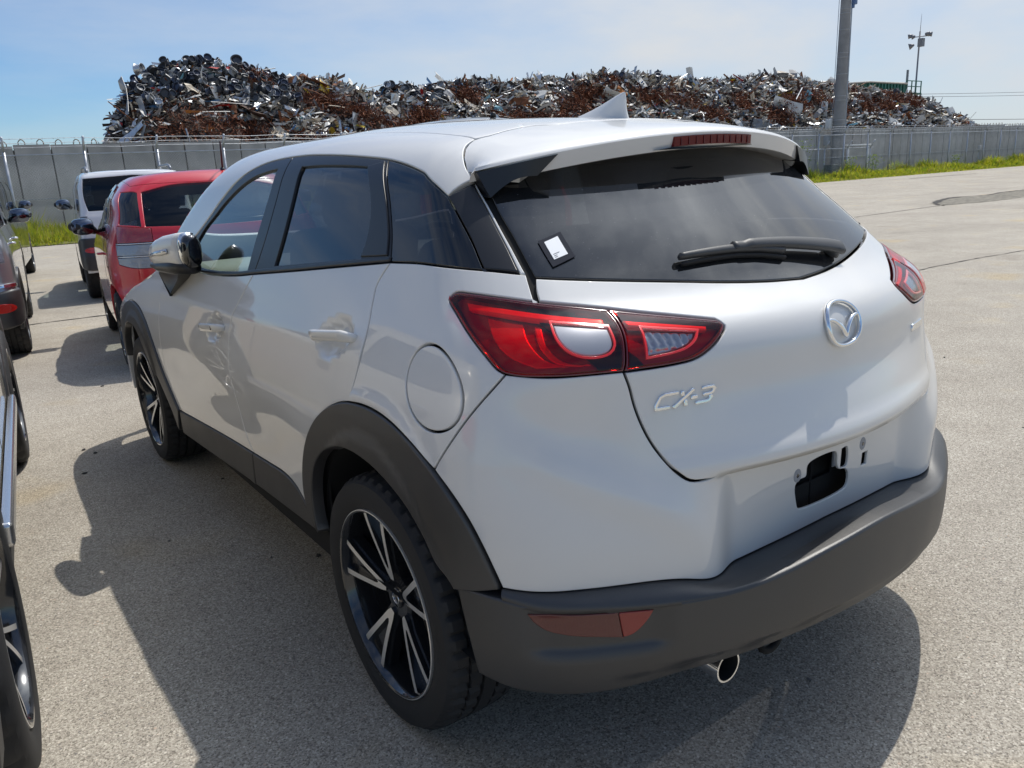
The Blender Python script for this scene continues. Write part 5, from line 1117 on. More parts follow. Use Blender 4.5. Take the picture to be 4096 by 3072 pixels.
while cnt < 286:
    x = 3.8+rh.uniform(0, 1)**1.25*69; v = rh.uniform(.10, 1.0)
    if x < 12 and v > .70: continue
    if any(abs(x-a)/(b_*.8) < 1 and abs(v-c)/(d_/5) < 1 for a, c, b_, d_ in rust_spots): continue
    put_sheet(x, v, order[rh.choice(8, p=pw)], rh.uniform(.5, 1.0)*(1+.005*x), int(rh.integers(0, 50)), push=rh.uniform(.1, .3)); cnt += 1
# wheels dumped on the left crest and here and there along it
rp = [(.10, .16), (.115, .185), (.112, .19), (.085, .165), (.03, .150), (-.05, .155), (-.105, .185), (-.11, .192), (-.10, .17)]
RV, RF = lathe_geo(rp, 20); DV, DF = lathe_geo([(.03, .152), (.045, .10), (.03, .05), (.03, 0)], 20); V, Fc = join((RV, RF), (DV, DF))
rim_me = []
for mm in (mat('rim_charcoal', (.075, .08, .09), .45, .4), SC[3], SC[2], SC[1], mat('scrap_blueblack', (.05, .06, .09), .35, .3)): o = mesh('wheel_rim', V, Fc, mm, None, True); rim_me.append(o.data); bpy.data.objects.remove(o)
def put_rim(x, v, k, sc=1., push=.25, label=None, grp='wheel rims dumped on the heap'):
    o = lk(bpy.data.objects.new('wheel_rim', rim_me[k])); n_ = vnorm(x, min(v, .97)); p = hs(x, v)+n_*push; o.matrix_world = Matrix.Translation(p) @ (Vector((rh.normal(0, .8), -1+rh.normal(0, .5), .5+rh.normal(0, .6))).to_track_quat('-X', 'Z').to_matrix().to_4x4()) @ Matrix.Scale(sc, 4)
    tag(o, label or ('charcoal', 'black', 'grey', 'bright metal', 'blue black')[k]+' scrap wheel rim '+where(x, v), 'wheel rim', grp)
for q in range(190): put_rim(rh.uniform(5.9, 12.1), rh.uniform(.66, 1.01), int(rh.choice(5, p=[.32, .24, .10, .08, .26])), rh.uniform(.75, 1.0), rh.uniform(.05, .4))
for q in range(45): put_rim(rh.uniform(17, 24), rh.uniform(.78, 1.0), int(rh.choice(5, p=[.3, .22, .13, .13, .22])), rh.uniform(.8, 1.05), rh.uniform(.05, .35))
for q in range(40): put_rim(rh.uniform(27, 39), rh.uniform(.74, 1.0), int(rh.choice(5, p=[.3, .22, .13, .13, .22])), rh.uniform(.8, 1.05), rh.uniform(.05, .35))
put_rim(6.5, .97, 3, 1.2, .5, 'bright grey wheel standing out at the left crest of the heap'); put_rim(9.9, 1.01, 0, 1.3, .5, 'round dark wheel silhouetted on top of the left crest')
# bars and pipes
for q in range(70):
    x = 3.9+rh.uniform(0, 1)**1.3*68; v = rh.uniform(.1, 1.0); n_ = vnorm(x, min(v, .97)); p = hs(x, v)+n_*rh.uniform(.15, .4); d = np.array((rh.normal(0, 1), rh.normal(0, .35), rh.normal(0, .45))); d /= np.linalg.norm(d); L_ = rh.uniform(.35, .95)*(1+.004*x)
    k = int(rh.choice([0, 1, 2, 5, 7, 3], p=[.2, .25, .15, .15, .2, .05])); o = sweep('scrap_bar', [-d*L_, d*L_*.1+n_*rh.normal(0, .08), d*L_], [(.035*rh.uniform(.6, 1.8), .02)]*3, SC[k], None, False, n=4); o.location = p
    tag(o, {0: 'pale', 1: 'shiny', 2: 'grey', 5: 'rusty', 7: 'cream', 3: 'dark'}[k]+' bent metal bar '+where(x, v), 'metal bar', 'bent bars lying on the heap')
# spikes and curls against the sky along the crest
V = []; Fc = []; mi = []
for q in range(900):
    x = rh.uniform(4.3, 72.5); p = hs(x, rh.uniform(.93, 1.04)); d = np.array((rh.normal(0, .5), rh.normal(0, .3), abs(rh.normal(.8, .5)))); d /= np.linalg.norm(d); L_ = rh.uniform(.06, .17)*(1+.006*x); w = rh.uniform(.012, .05); k = len(V); sd = np.cross(d, (0, 1, 0.2)); sd /= np.linalg.norm(sd)
    for s_ in range(3): V += [p-sd*w*(1-s_*.35), p+sd*w*(1-s_*.35)]; p = p+d*L_; d = d+rh.normal(0, .35, 3); d /= np.linalg.norm(d)
    Fc += [(k, k+1, k+3, k+2), (k+2, k+3, k+5, k+4)]; mi += [rh.choice([0, 1, 2, 3, 5, 6])]*2
kind(mesh('crest_spikes', V, Fc, SC, heap, False, mi=mi), 'stuff')

# ================================================================== OTHER CARS (own frame: rear bumper y~0, then turned and placed)
def mk_shape(w, h, L_, belt, ro, wbse, rake=.25, taper=.80, nose=.85, hood=.95, ws=1.0, kt=.06, kr=.12, bow=.10, wrear=.25):
    a = w/2; yb = rake
    prof = tb([0, .15, .30, .5, .7, belt-.10, belt, belt+.12, (belt+h)/2+.05, h-.14, h-.05, h+.05], [a*.93, a*.96, a*.985, a, a, a*.985, a*.955, a*(.92*.5+.5*taper+.04), a*(taper+.06), a*taper, a*(taper-.05), a*(taper-.12)])
    z = lambda *p: p
    yc = L_-hood   # windscreen base
    return Shape(rec=None, prof=prof, dlow=tb([-.2, .2, .6, L_-.6, L_-.1, L_+.2], [-.05, -.02, 0, 0, -.04, -.10], .1), dup=tb([-.2, .2, .8, L_*.5, L_], [-.06, -.03, -.01, 0, -.04], .1), wup=tb([belt-.15, belt, belt+.3], [0, .4, 1], .03),
        rear0=tb([0, .18, .28, .42, .58, .62, .75, belt-.02, belt+.06, h-.15, h-.05, h+.05], [.14, .07, .02, 0, 0, .02, .03, .05, .08, .08+yb*.8, .10+yb, .14+yb], .02), kx=tb([0, .6, 1.2], [wrear, wrear, wrear]),
        roof0=tb([-.2, .15, .6, 1.4, yc-1.1*ws, yc-.8*ws, yc], [h-.06, h-.03, h-.008, h, h-.02, h-.07, h-.30], .08), crown=(bow, .08),
        front0=tb([0, .3, .55, .72, nose, nose+.10, belt+.02, h-.15, h, h+.1], [L_-.12, L_, L_, L_-.04, L_-.18, yc+.15, yc, yc-.78*ws, yc-1.1*ws, yc-1.3*ws], .025),
        kr=tb([0, .6, 1.5], [kr, kr, kr]), kt=kt, kf=.06, ymid=L_*.5)
def simple_car(name, label, loc, rz, sh, p, paint, group='other cars parked on the lot'):
    car = thing(name, label, 'car', loc, math.radians(rz), group); R = p['R']; S = sh.S0; sill = p.get('sill', .30)
    arches = [(y, R+p.get('ag', .07)) for y in p['ax']]
    # bottom edge with arch notches (rear -> front)
    bot_ = [(-.10, sill), (.0, sill)]; low = sh.rX([(0, sill+.02), (-p['w']*.25, sill+.02)])
    def arch(y, r): return [(y+r*math.cos(t), max(sill, R+r*math.sin(t))) for t in np.linspace(math.pi+.12, -.12, 22)]
    side_b = []
    for y, r in arches: side_b += arch(y, r)
    side_b.append((p['L']-.30, sill))
    bpts = crv(low, .05)+sh.sY(side_b)
    dl = p['drip']              # (y,z) front to rear
    top_ = sh.sY(crv(dl, .05)); zt = dl[-1][1]; rt = sh.rX([(-p['w']*.30, zt+.01), (0, zt+.015)])
    half = bpts+crv([bpts[-1], (bpts[-1][0]+.06, .5), top_[0]], .05)[1:]+top_[1:]+crv([top_[-1]]+rt, .05)[1:]
    half = [q for i, q in enumerate(half) if i == 0 or np.hypot(q[0]-half[i-1][0], q[1]-half[i-1][1]) > .004]
    poly = half+sh.mir(half)[1:-1] if False else half+[(2*S-a, b) for a, b in rev(half)][1:-1]
    holes = []; G_ = []
    for pts, gm, corner in p['glass']:
        pl = outline(*[sh.sY(q) if not corner else q for q in pts], step=.03); holes += [pl, sh.mir(pl)]; G_.append((pl, gm))
    lh = []
    for pts in p['lamps']:
        pl = outline(*pts, step=.02); holes += [pl, sh.mir(pl)]; lh.append(pl)
    rw = None
    if p.get('rwin'):
        r1 = outline(*p['rwin'], step=.03); rw = r1+[(2*S-a, b) for a, b in rev(r1)][1:-1]; holes.append(rw)
    body = panel('body', sh, poly, paint, car, step=.045, gap=0, rnd=.004, depth=.03, holes=holes, disp=p.get('disp'))
    panel('cabin_lining', sh, poly, CABIN, car, step=.08, gap=.004, rnd=.002, depth=.002, off=-.028, holes=holes)
    for pl, gm in G_:
        cc = pl if area2(pl) > 0 else pl[::-1]; cc = [tuple(v) for v in inset(cc, -.006)]; panel('side_window', sh, cc, gm, car, off=-.005, step=.06, depth=.003, both=True)
    if rw: panel('rear_window', sh, [tuple(v) for v in inset(rw if area2(rw) > 0 else rw[::-1], -.006)], p['rglass'], car, off=-.005, step=.06, depth=.003)
    panel('shell_lining', sh, [(a, b) for a, b in resamp([(-.3, .35), (p['L']-1.2, .35), (p['L']-1.2, p['belt']-.06), (-.3, p['belt']-.06)], .08)], LINER, car, off=-.06, step=.12, depth=.004, both=True)
    # top: roof, screen, bonnet
    d3 = [tuple(v[:2]) for v in sh.pos('w', np.array(top_))]; fr_ = [(-abs(d3[0][0])*.6, d3[0][1]+.08), (0, d3[0][1]+.10)]; re3 = [tuple(v[:2]) for v in sh.pos('w', np.array(crv([top_[-1]]+rt, .05)))]
    hp = crv(fr_[::-1]+[d3[0]], .05)+d3[1:]+re3[1:]
    hp = [q for i, q in enumerate(hp) if i == 0 or np.hypot(q[0]-hp[i-1][0], q[1]-hp[i-1][1]) > .004]
    tp = hp+[(-x, y) for x, y in rev(hp)][1:-1]
    yw0, yw1 = p['screen']; a0, a1 = p['w']*.5*.80, p['w']*.5*.66
    ws_ = resamp([(-a0, yw0), (a0, yw0), (a1, yw1), (-a1, yw1)], .06)
    panel('roof', sh, tp, p.get('roof_paint', paint), car, 't', step=.06, gap=0, rnd=.004, depth=.02, holes=[ws_]); panel('windscreen', sh, ws_, CLEARG, car, 't', step=.08, off=-.004, depth=.003, gap=0)
    hw_ = p['w']*.5*.60; panel('headliner', sh, [(-hw_, .5), (hw_, .5), (hw_, yw1-.05), (-hw_, yw1-.05)], mat('headliner_grey', (.2, .2, .19), .9), car, 't', step=.2, off=-.04, depth=.004)
    a = p['w']*.5*.80; panel('front_bumper', sh, resamp([(-a, sill), (a, sill), (a, .80), (-a, .80)], .06), paint, car, 'f', step=.07, gap=0)
    for pl, mats_ in zip(lh, p['lampm']):
        z0, z1 = min(b for a, b in pl), max(b for a, b in pl)
        for sx in (0, 1):
            nd = node('tail_lamp', car); M_ = (lambda q: q) if sx == 0 else (lambda q: sh.mir(q)); panel('lamp_back', sh, M_(pl), mats_[0], nd, off=-.03, step=.04, depth=.002)
            for f0, f1, mm in mats_[1]:
                c = clip(clip(pl, lambda q: q[1]-(z0+(z1-z0)*f0)), lambda q: (z0+(z1-z0)*f1)-q[1])
                if len(c) > 2: panel('lamp_section', sh, M_(c), mm, nd, off=.001, step=.03, depth=.02, gap=.002, rnd=.004)
    for nm, pl, mm, kw in p.get('extra', []):
        panel(nm, sh, pl, mm, car, **kw)
    for pts in p.get('seams', []):
        c = crv(sh.sY(pts), .04); pl = stroke(c, .006); panel('door_seam', sh, pl, LINER, car, off=.0008, step=.05, depth=.001, gap=0, rnd=.0003, both=True)
    for y, z in p.get('handles', []):
        for sx in (-1, 1):
            x = float(sh.side(np.array(y), np.array(z))); sweep('door_handle', [(sx*(x-.005), y-.10, z+.01), (sx*(x+.03), y-.07, z+.008), (sx*(x+.03), y+.07, z), (sx*(x-.005), y+.10, z)], [(.014, .010)]*4, p.get('hmat', CHROME), car, n=10, up=(0, 0, 1))
    if p.get('mirror'):
        y, z, mm = p['mirror']
        for sx in (-1, 1):
            x = float(sh.side(np.array(y), np.array(z))); mn = node('door_mirror', car)
            sweep('mirror_shell', [(sx*(x+.02), y+.02, z-.05), (sx*(x+.08), y, z), (sx*(x+.17), y-.01, z+.01), (sx*(x+.225), y+.01, z+.01)], [(.025, .03), (.06, .085), (.065, .09), (.03, .05)], mm, mn, n=18, up=(0, 1, .01), power=2.6)
            sweep('mirror_glass', [(sx*(x+.125), y-.055, z+.006), (sx*(x+.125), y-.094, z+.006)], [(.095, .075), (.090, .070)], mat('mirror_glass', (.16, .18, .22), .05, 1), mn, n=22, up=(0, 0, 1), power=3)
    mesh('floor_pan', *join(box_geo((0, p['L']/2, sill+.06), (p['w']-.5, p['L']-.5, .16)), box_geo((0, p['L']-.65, .55), (p['w']-.55, .9, .4))), LINER, car)
    for y in p['ax']:
        for sx in (-1, 1): wheel(car, (sx*(p['w']/2-p.get('tw', .185)/2-.012+p.get('wx', 0)), y, R), R=R, w=p.get('tw', .185), rim=R*p.get('rr', .68), facing=sx, rot=.3*y, style=p.get('style', 'plain'), nsp=p.get('nsp', 7), face=p.get('rimmat'), N=96, cap=False)
    if p.get('seats', True):
        seat(car, -.33, p['screen'][1]-.85 if p['screen'][1] > 2 else 1.0, .46); seat(car, .33, p['screen'][1]-.85 if p['screen'][1] > 2 else 1.0, .46)
        bevel(mesh('dashboard', *box_geo((0, p['screen'][0]-.22, p['belt']-.10), (p['w']-.35, .35, .2)), CABIN, car), .05, 2)
    return car
def sx_(sh, pts):      # (X,z) rear points and (y,z) side points mixed: ('r',x,z) / ('s',y,z)
    out = []
    for t, a, b in pts: out += sh.rX([(a, b)]) if t == 'r' else sh.sY([(a, b)])
    return out
# ---------------- red hatchback ahead of the white car
RED = mat('red_paint', (.52, .012, .022), .28, 0, 1, .03); sh = mk_shape(1.68, 1.50, 2.985, 1.03, .45, 2.0, rake=.30, taper=.80, kr=.20, wrear=.22, hood=.75, kt=.10)
BLKM = mat('mirror_black', (.012, .012, .014), .4, 0, 0)
lp = [sx_(sh, [('r', -.52, 1.075), ('r', -.60, 1.085), ('r', -.70, 1.095), ('s', .30, 1.10)]), sx_(sh, [('s', .30, 1.10), ('s', .24, .98), ('s', .20, .90), ('s', .17, .82)]), sx_(sh, [('s', .17, .82), ('r', -.68, .79), ('r', -.60, .785), ('r', -.515, .785)]), sx_(sh, [('r', -.515, .785), ('r', -.52, 1.075)])]
rwin = [sx_(sh, [('r', 0, 1.075), ('r', -.3, 1.08), ('r', -.555, 1.09)]), sx_(sh, [('r', -.555, 1.09), ('r', -.545, 1.20), ('r', -.525, 1.34)]), sx_(sh, [('r', -.525, 1.34), ('r', -.3, 1.385), ('r', 0, 1.395)])]
qg = [sx_(sh, [('r', -.585, 1.09), ('r', -.63, 1.10), ('s', .27, 1.11)]), sx_(sh, [('s', .27, 1.11), ('s', .34, 1.20), ('s', .44, 1.29), ('s', .52, 1.345)]), sx_(sh, [('s', .52, 1.345), ('r', -.585, 1.345), ('r', -.56, 1.335)]), sx_(sh, [('r', -.56, 1.335), ('r', -.575, 1.20), ('r', -.585, 1.09)])]
dwin = [[(.86, 1.05), (1.4, 1.02), (2.05, 1.0)], [(2.05, 1.0), (1.90, 1.12), (1.66, 1.32)], [(1.66, 1.32), (1.3, 1.385), (.95, 1.385)], [(.95, 1.385), (.82, 1.28), (.86, 1.05)]]
SILV = mat('lamp_grey', (.30, .31, .34), .2, .6); CLW = mat('lamp_white', (.27, .30, .35), .15, .2, .8, bump=(60, .4, .01))
visor = outline(sh.sY([(1.72, 1.32), (1.3, 1.40), (.95, 1.40)]), sh.sY([(.95, 1.40), (.78, 1.30), (.80, 1.10)]), sh.sY([(.80, 1.10), (.845, 1.10)]), sh.sY([(.845, 1.10), (.84, 1.27), (.97, 1.35), (1.3, 1.345), (1.66, 1.27)]), sh.sY([(1.66, 1.27), (1.72, 1.32)]), step=.03)
redcar = simple_car('parked_hatchback', 'short red hatchback parked ahead of the white car, roof antenna raised', (.235, 5.42, 0), -6, sh,
    dict(L=2.985, w=1.68, belt=1.03, R=.30, ax=(.47, 2.47), ag=.06, drip=[(2.70, .80), (2.45, .90), (2.22, .98), (1.95, 1.17), (1.62, 1.385), (1.2, 1.43), (.7, 1.42), (.50, 1.40), (.42, 1.385)], screen=(2.2, 1.55),
         glass=[(dwin, PRIV, 0), (qg, PRIV, 1)], rwin=rwin, rglass=glass('red_car_rear_glass', (.34, .37, .36), 1, 0, 1.5), lamps=[lp], lampm=[(SILV, [(0, .27, CLW), (.27, .31, mat('lamp_divider', (.7, .7, .72), .2, .8)), (.31, .57, CLW), (.57, .61, mat('lamp_divider', (.7, .7, .72), .2, .8)), (.61, 1, mat('lamp_pink', (.30, .03, .035), .12, 0, 1))])],
         seams=[[(2.3, .95), (2.27, .6), (2.1, .4)], [(.80, 1.05), (.86, .8), (.9, .6)]], handles=[(1.0, .86)], hmat=RED, mirror=(1.98, 1.05, BLKM), style='plain', nsp=8, rr=.7), RED)
panel('door_visor', sh, visor, mat('smoked_visor', (.02, .02, .022), .1, 0, 1), redcar, off=.012, step=.05, depth=.004, both=True)
sweep('roof_antenna', [(.12, .52, 1.455), (.12, .50, 1.50)], [(.03, .04), (.014, .018)], BLKM, redcar, n=10); sweep('antenna_rod', [(.12, .50, 1.50), (.115, .42, 1.70)], .007, mat('antenna_maroon', (.05, .012, .014), .5), redcar, n=6)
sweep('rear_wiper', [(.05, .04, 1.10), (.40, .06, 1.115)], [(.014, .010), (.008, .008)], BLKM, redcar, n=6)
# ---------------- white kei off-roader beyond it
WHT = mat('solid_white_paint', (.70, .71, .72), .3, 0, 1, .03); sh2 = mk_shape(1.475, 1.64, 3.3, 1.06, .5, 2.2, rake=.12, taper=.865, kr=.07, wrear=.06, hood=1.0, kt=.05, bow=.06)
rw2 = [sx_(sh2, [('r', 0, 1.13), ('r', -.575, 1.13)]), sx_(sh2, [('r', -.575, 1.13), ('r', -.60, 1.30), ('r', -.575, 1.53)]), sx_(sh2, [('r', -.575, 1.53), ('r', 0, 1.555)])]
lp2 = [sx_(sh2, [('r', -.60, 1.07), ('r', -.715, 1.07)]), sx_(sh2, [('r', -.715, 1.07), ('r', -.715, .86)]), sx_(sh2, [('r', -.715, .86), ('r', -.60, .86)]), sx_(sh2, [('r', -.60, .86), ('r', -.60, 1.07)])]
sw2 = [[(.25, 1.12), (.95, 1.10)], [(.95, 1.10), (.95, 1.50)], [(.95, 1.50), (.27, 1.50)], [(.27, 1.50), (.25, 1.12)]]; sw3 = [[(1.05, 1.10), (2.15, 1.08)], [(2.15, 1.08), (1.85, 1.45)], [(1.85, 1.45), (1.05, 1.50)], [(1.05, 1.50), (1.05, 1.10)]]
bp2 = sx_(sh2, [('r', 0, .80), ('r', -.5, .80), ('r', -.72, .80), ('s', .30, .76), ('s', .34, .50), ('s', .28, .42), ('r', -.70, .40), ('r', -.4, .38), ('r', 0, .38)]); bp2 = bp2+[(2*sh2.S0-a, b) for a, b in rev(bp2)][1:-1]
offr = simple_car('parked_offroader', 'small white off-roader with black rear bumper and roof rails, beyond the red hatchback', (.60, 10.35, 0), -6, sh2,
    dict(L=3.3, w=1.475, belt=1.06, R=.34, ax=(.52, 2.77), ag=.08, sill=.36, drip=[(3.05, .92), (2.6, 1.0), (2.3, 1.07), (2.05, 1.30), (1.80, 1.545), (1.4, 1.59), (.6, 1.59), (.20, 1.58)], screen=(2.28, 1.78), glass=[(sw2, PRIV, 0), (sw3, CLEARG, 0)], rwin=rw2, rglass=glass('offroader_rear_glass', (.05, .055, .065), 1, 0, 1.5), lamps=[lp2], lampm=[(SILV, [(0, .3, CLW), (.3, 1, mat('lamp_smoke', (.16, .17, .19), .15, .3, .8))])],
         extra=[('rear_bumper', bp2, PLASTIC, dict(off=.03, step=.05, depth=.05, gap=0, rnd=.02)), ('bumper_reflector', [(a, b) for a, b in circ(sh2.rX([(-.61, .645)])[0], .045, 18, .04)], mat('reflector_red', (.55, .02, .015), .2, 0, 1), dict(off=.036, step=.03, depth=.01, gap=0, both=True))], seams=[[(1.0, 1.5), (1.0, .5)], [(2.3, 1.05), (2.3, .45)]], mirror=(2.16, 1.20, BLKM), handles=[(1.15, .97)], hmat=BLKM, nsp=5, rr=.58), WHT)
for s_ in (-1, 1):
    sweep('roof_rail', crv([(s_*.50, .35, 1.615), (s_*.50, .45, 1.66), (s_*.50, 1.0, 1.675), (s_*.50, 1.6, 1.665), (s_*.50, 1.72, 1.61)], .1), [(.018, .015)]*len(crv([(s_*.50, .35, 1.615), (s_*.50, .45, 1.66), (s_*.50, 1.0, 1.675), (s_*.50, 1.6, 1.665), (s_*.50, 1.72, 1.61)], .1)), mat('rail_grey', (.22, .23, .25), .4, .5), offr, n=8)
# ---------------- left column: cream suv, silver wagon, dark olive minivan
CRM = mat('cream_paint', (.56, .50, .39), .3, .15, 1, .03); sh3 = mk_shape(1.84, 1.62, 4.55, 1.04, .9, 2.65, rake=.35, taper=.80, kr=.16, wrear=.25, hood=1.25)
win3 = lambda h: [[[(.75, 1.14), (1.6, 1.10), (2.05, 1.08)], [(2.05, 1.08), (2.02, h-.2)], [(2.02, h-.2), (1.4, h-.19), (1.0, h-.27)], [(1.0, h-.27), (.75, 1.14)]], [[(2.15, 1.08), (3.05, 1.05)], [(3.05, 1.05), (2.75, h-.32), (2.55, h-.22)], [(2.55, h-.22), (2.13, h-.2)], [(2.13, h-.2), (2.15, 1.08)]]]
def side_trim(sh, y0, y1, z0, z1, m, off=.02): return ('side_trim', sh.sY(resamp([(y0, z0), (y1, z0), (y1, z1), (y0, z1)], .08)), m, dict(off=off, step=.08, depth=.03, gap=0, rnd=.012, both=True))
arc_trim = lambda sh, y, R, r0, r1: ('wheel_arch_trim', sh.sY([(y+r1*math.cos(t), R+r1*math.sin(t)) for t in np.linspace(-.15, math.pi+.15, 26)]+[(y+r0*math.cos(t), R+r0*math.sin(t)) for t in np.linspace(math.pi+.15, -.15, 26)]), PLASTIC, dict(off=.012, step=.05, depth=.03, gap=0, rnd=.008, both=True))
cream = simple_car('parked_suv', 'cream sport utility car at the left edge, silver sill strip and twin spoke alloy wheels', (-2.625, .44, 0), -4.6, sh3,
    dict(L=4.55, w=1.84, belt=1.04, R=.355, ax=(.92, 3.57), ag=.07, drip=[(4.2, .90), (3.8, .98), (3.35, 1.05), (3.0, 1.25), (2.5, 1.50), (2.0, 1.56), (1.2, 1.55), (.6, 1.50), (.45, 1.47)], screen=(3.3, 2.45), glass=[(win3(1.62)[0], PRIV, 0), (win3(1.62)[1], CLEARG, 0)], rwin=[sx_(sh3, [('r', 0, 1.10), ('r', -.62, 1.12)]), sx_(sh3, [('r', -.62, 1.12), ('r', -.55, 1.42)]), sx_(sh3, [('r', -.55, 1.42), ('r', 0, 1.46)])], rglass=REARG, lamps=[[sx_(sh3, [('r', -.50, 1.04), ('r', -.75, 1.05), ('s', .42, 1.03)]), sx_(sh3, [('s', .42, 1.03), ('s', .30, .90)]), sx_(sh3, [('s', .30, .90), ('r', -.72, .88), ('r', -.50, .90)]), sx_(sh3, [('r', -.50, .90), ('r', -.50, 1.04)])]], lampm=[(DKRED, [(0, 1, MRED)])],
         extra=[side_trim(sh3, 1.37, 3.12, .26, .40, PLASTIC, .02), side_trim(sh3, 1.36, 3.13, .385, .455, mat('satin_chrome', (.62, .63, .65), .22, .9), .035), arc_trim(sh3, .92, .355, .405, .49), arc_trim(sh3, 3.57, .355, .405, .49)], seams=[[(2.09, 1.05), (2.12, .7), (2.1, .45)], [(1.0, 1.08), (1.12, .85), (1.4, .6), (1.42, .46)], [(3.1, 1.02), (3.1, .5)]], handles=[(1.25, .93), (2.3, .91)], wx=.03, style='twin', nsp=5, rr=.68, tw=.225), CRM)
SLV = mat('silver_paint', (.36, .37, .38), .28, .6, 1, .03); sh4 = mk_shape(1.68, 1.66, 3.9, 1.05, .6, 2.4, rake=.12, taper=.86, kr=.10, wrear=.12, hood=.9)
bp4 = sx_(sh4, [('r', 0, .56), ('r', -.5, .57), ('r', -.78, .62), ('s', .24, .62), ('s', .34, .50), ('s', .30, .34), ('r', -.70, .30), ('r', 0, .30)]); bp4 = bp4+[(2*sh4.S0-a, b) for a, b in rev(bp4)][1:-1]
ch4 = sx_(sh4, [('r', -.35, .660), ('r', -.80, .668), ('s', .22, .665), ('s', .22, .635), ('r', -.80, .636), ('r', -.35, .630)])
silver = simple_car('parked_wagon', 'silver wagon cut by the left edge, black bumper with round red reflector', (-1.955, 6.80, 0), -5.5, sh4,
    dict(L=3.9, w=1.68, belt=1.05, R=.33, ax=(.66, 3.1), ag=.05, sill=.33, drip=[(3.6, .90), (3.3, .98), (3.0, 1.06), (2.7, 1.3), (2.3, 1.55), (1.8, 1.60), (.8, 1.60), (.25, 1.58)], screen=(2.95, 2.3), glass=[([[(.35, 1.12), (1.6, 1.10)], [(1.6, 1.10), (1.6, 1.48)], [(1.6, 1.48), (.42, 1.48)], [(.42, 1.48), (.35, 1.12)]], PRIV, 0), ([[(1.7, 1.10), (2.7, 1.08)], [(2.7, 1.08), (2.4, 1.42)], [(2.4, 1.42), (1.7, 1.48)], [(1.7, 1.48), (1.7, 1.10)]], CLEARG, 0)], rwin=[sx_(sh4, [('r', 0, 1.12), ('r', -.62, 1.13)]), sx_(sh4, [('r', -.62, 1.13), ('r', -.58, 1.50)]), sx_(sh4, [('r', -.58, 1.50), ('r', 0, 1.53)])], rglass=REARG, lamps=[[sx_(sh4, [('r', -.64, 1.10), ('r', -.78, 1.10)]), sx_(sh4, [('r', -.78, 1.10), ('r', -.79, .84)]), sx_(sh4, [('r', -.79, .84), ('r', -.66, .84)]), sx_(sh4, [('r', -.66, .84), ('r', -.64, 1.10)])]], lampm=[(SILV, [(0, .5, CLW), (.5, 1, MRED)])],
         extra=[('rear_bumper', bp4, PLASTIC, dict(off=.03, step=.05, depth=.05, gap=0, rnd=.025)), ('chrome_strip', ch4, CHROME, dict(off=.012, step=.04, depth=.012, gap=0, both=True)), ('bumper_reflector', [(a, b) for a, b in circ(sh4.rX([(-.70, .475)])[0], .055, 18, .038)], mat('reflector_red', (.55, .02, .015), .2), dict(off=.036, step=.03, depth=.01, gap=0, both=True)), arc_trim(sh4, .66, .33, .37, .43)], mirror=(2.65, 1.15, GLOSSBLK), handles=[(.9, .95), (1.9, .95)], nsp=5, tw=.225, rr=.66), SLV)
OLV = mat('dark_olive_paint', (.042, .044, .030), .22, .3, 1, .03); sh5 = mk_shape(1.70, 1.76, 4.4, 1.08, .75, 2.9, rake=.10, taper=.86, kr=.08, wrear=.08, hood=.95)
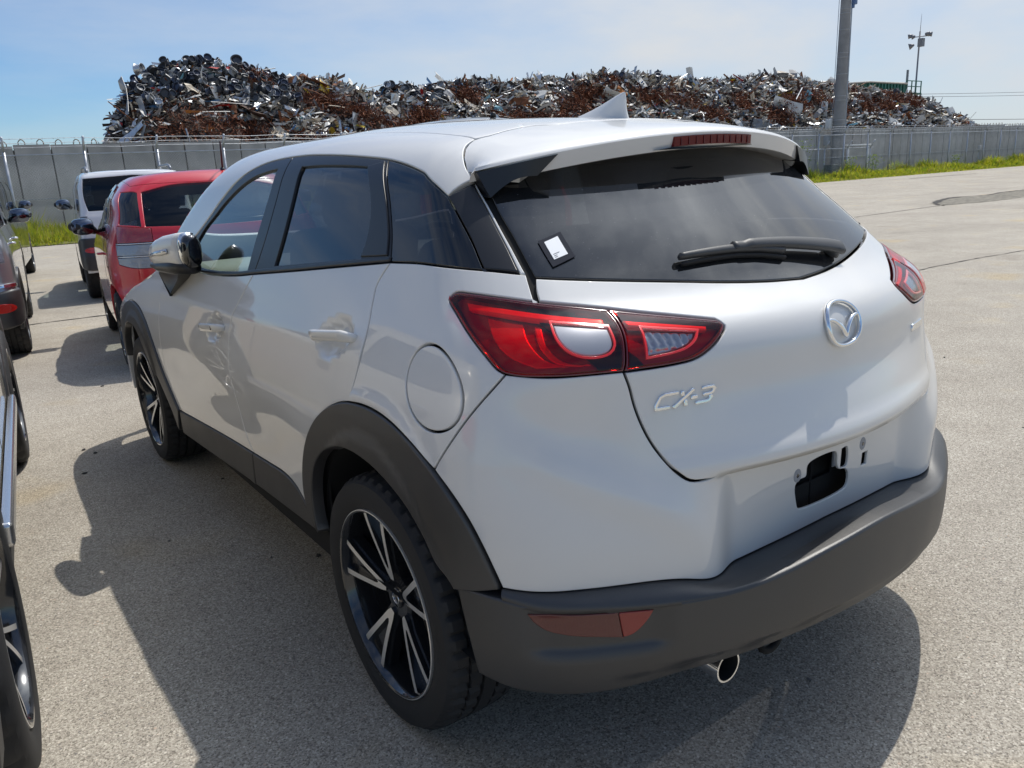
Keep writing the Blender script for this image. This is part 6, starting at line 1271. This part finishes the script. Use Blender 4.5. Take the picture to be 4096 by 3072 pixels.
olive = simple_car('parked_minivan', 'dark olive minivan by the fence, chrome door handles and black mirror on its near side', (-1.52, 12.55, 0), -7.6, sh5,
    dict(L=4.4, w=1.70, belt=1.08, R=.325, ax=(.78, 3.65), ag=.06, drip=[(4.15, .92), (3.9, 1.0), (3.55, 1.09), (3.2, 1.40), (2.85, 1.66), (2.2, 1.71), (1.0, 1.71), (.2, 1.68)], screen=(3.5, 2.9), glass=[([[(.32, 1.18), (1.25, 1.16)], [(1.25, 1.16), (1.25, 1.58)], [(1.25, 1.58), (.36, 1.58)], [(.36, 1.58), (.32, 1.18)]], PRIV, 0), ([[(1.35, 1.16), (2.25, 1.14)], [(2.25, 1.14), (2.25, 1.58)], [(2.25, 1.58), (1.35, 1.58)], [(1.35, 1.58), (1.35, 1.16)]], PRIV, 0), ([[(2.35, 1.14), (3.35, 1.10)], [(3.35, 1.10), (2.95, 1.50)], [(2.95, 1.50), (2.35, 1.58)], [(2.35, 1.58), (2.35, 1.14)]], CLEARG, 0)], rwin=[sx_(sh5, [('r', 0, 1.18), ('r', -.64, 1.18)]), sx_(sh5, [('r', -.64, 1.18), ('r', -.60, 1.58)]), sx_(sh5, [('r', -.60, 1.58), ('r', 0, 1.61)])], rglass=PRIV, lamps=[[sx_(sh5, [('r', -.66, 1.20), ('r', -.80, 1.21), ('s', .16, 1.20)]), sx_(sh5, [('s', .16, 1.20), ('s', .12, .80)]), sx_(sh5, [('s', .12, .80), ('r', -.79, .78), ('r', -.68, .80)]), sx_(sh5, [('r', -.68, .80), ('r', -.66, 1.20)])]], lampm=[(SILV, [(0, .35, CLW), (.35, .7, CLW), (.7, 1, SILV)])],
         seams=[[(1.3, 1.6), (1.32, .5)], [(2.3, 1.6), (2.32, .45)], [(3.3, 1.05), (3.3, .5)]], handles=[(2.1, .98), (2.55, .97)], mirror=(3.22, 1.20, BLKM), style='plain', nsp=7, rr=.7), OLV)
# ---------------- dark van whose roof shows over the white car
DGM = mat('dark_grey_paint', (.07, .075, .085), .22, .5, 1, .03); sh6 = mk_shape(1.72, 1.86, 4.4, 1.10, .75, 2.8, rake=.12, taper=.84, kr=.10, wrear=.10, hood=.95, kt=.10, bow=.14)
dgv = simple_car('parked_van', 'dark grey van mostly hidden, only its glossy roof showing above the white car roof', (2.62, 5.05, 0), -5, sh6,
    dict(L=4.4, w=1.72, belt=1.10, R=.32, ax=(.75, 3.55), ag=.06, drip=[(4.15, .95), (3.9, 1.02), (3.55, 1.11), (3.2, 1.45), (2.85, 1.72), (2.2, 1.78), (1.0, 1.78), (.22, 1.75)], screen=(3.5, 2.9), glass=[([[(.35, 1.2), (1.6, 1.18)], [(1.6, 1.18), (1.6, 1.62)], [(1.6, 1.62), (.4, 1.62)], [(.4, 1.62), (.35, 1.2)]], PRIV, 0), ([[(1.7, 1.18), (3.3, 1.14)], [(3.3, 1.14), (2.9, 1.56)], [(2.9, 1.56), (1.7, 1.62)], [(1.7, 1.62), (1.7, 1.18)]], PRIV, 0)], rwin=[sx_(sh6, [('r', 0, 1.2), ('r', -.64, 1.2)]), sx_(sh6, [('r', -.64, 1.2), ('r', -.60, 1.64)]), sx_(sh6, [('r', -.60, 1.64), ('r', 0, 1.67)])], rglass=PRIV, lamps=[[sx_(sh6, [('r', -.68, 1.2), ('r', -.80, 1.2)]), sx_(sh6, [('r', -.80, 1.2), ('r', -.80, .8)]), sx_(sh6, [('r', -.80, .8), ('r', -.69, .8)]), sx_(sh6, [('r', -.69, .8), ('r', -.68, 1.2)])]], lampm=[(DKRED, [(0, 1, MRED)])], mirror=(3.2, 1.2, BLKM), handles=[(1.9, .98)], nsp=7), DGM)
sweep('roof_knob', [(.10, .34, 1.842), (.10, .34, 1.885)], [.03, .022], BLKM, dgv, n=12)
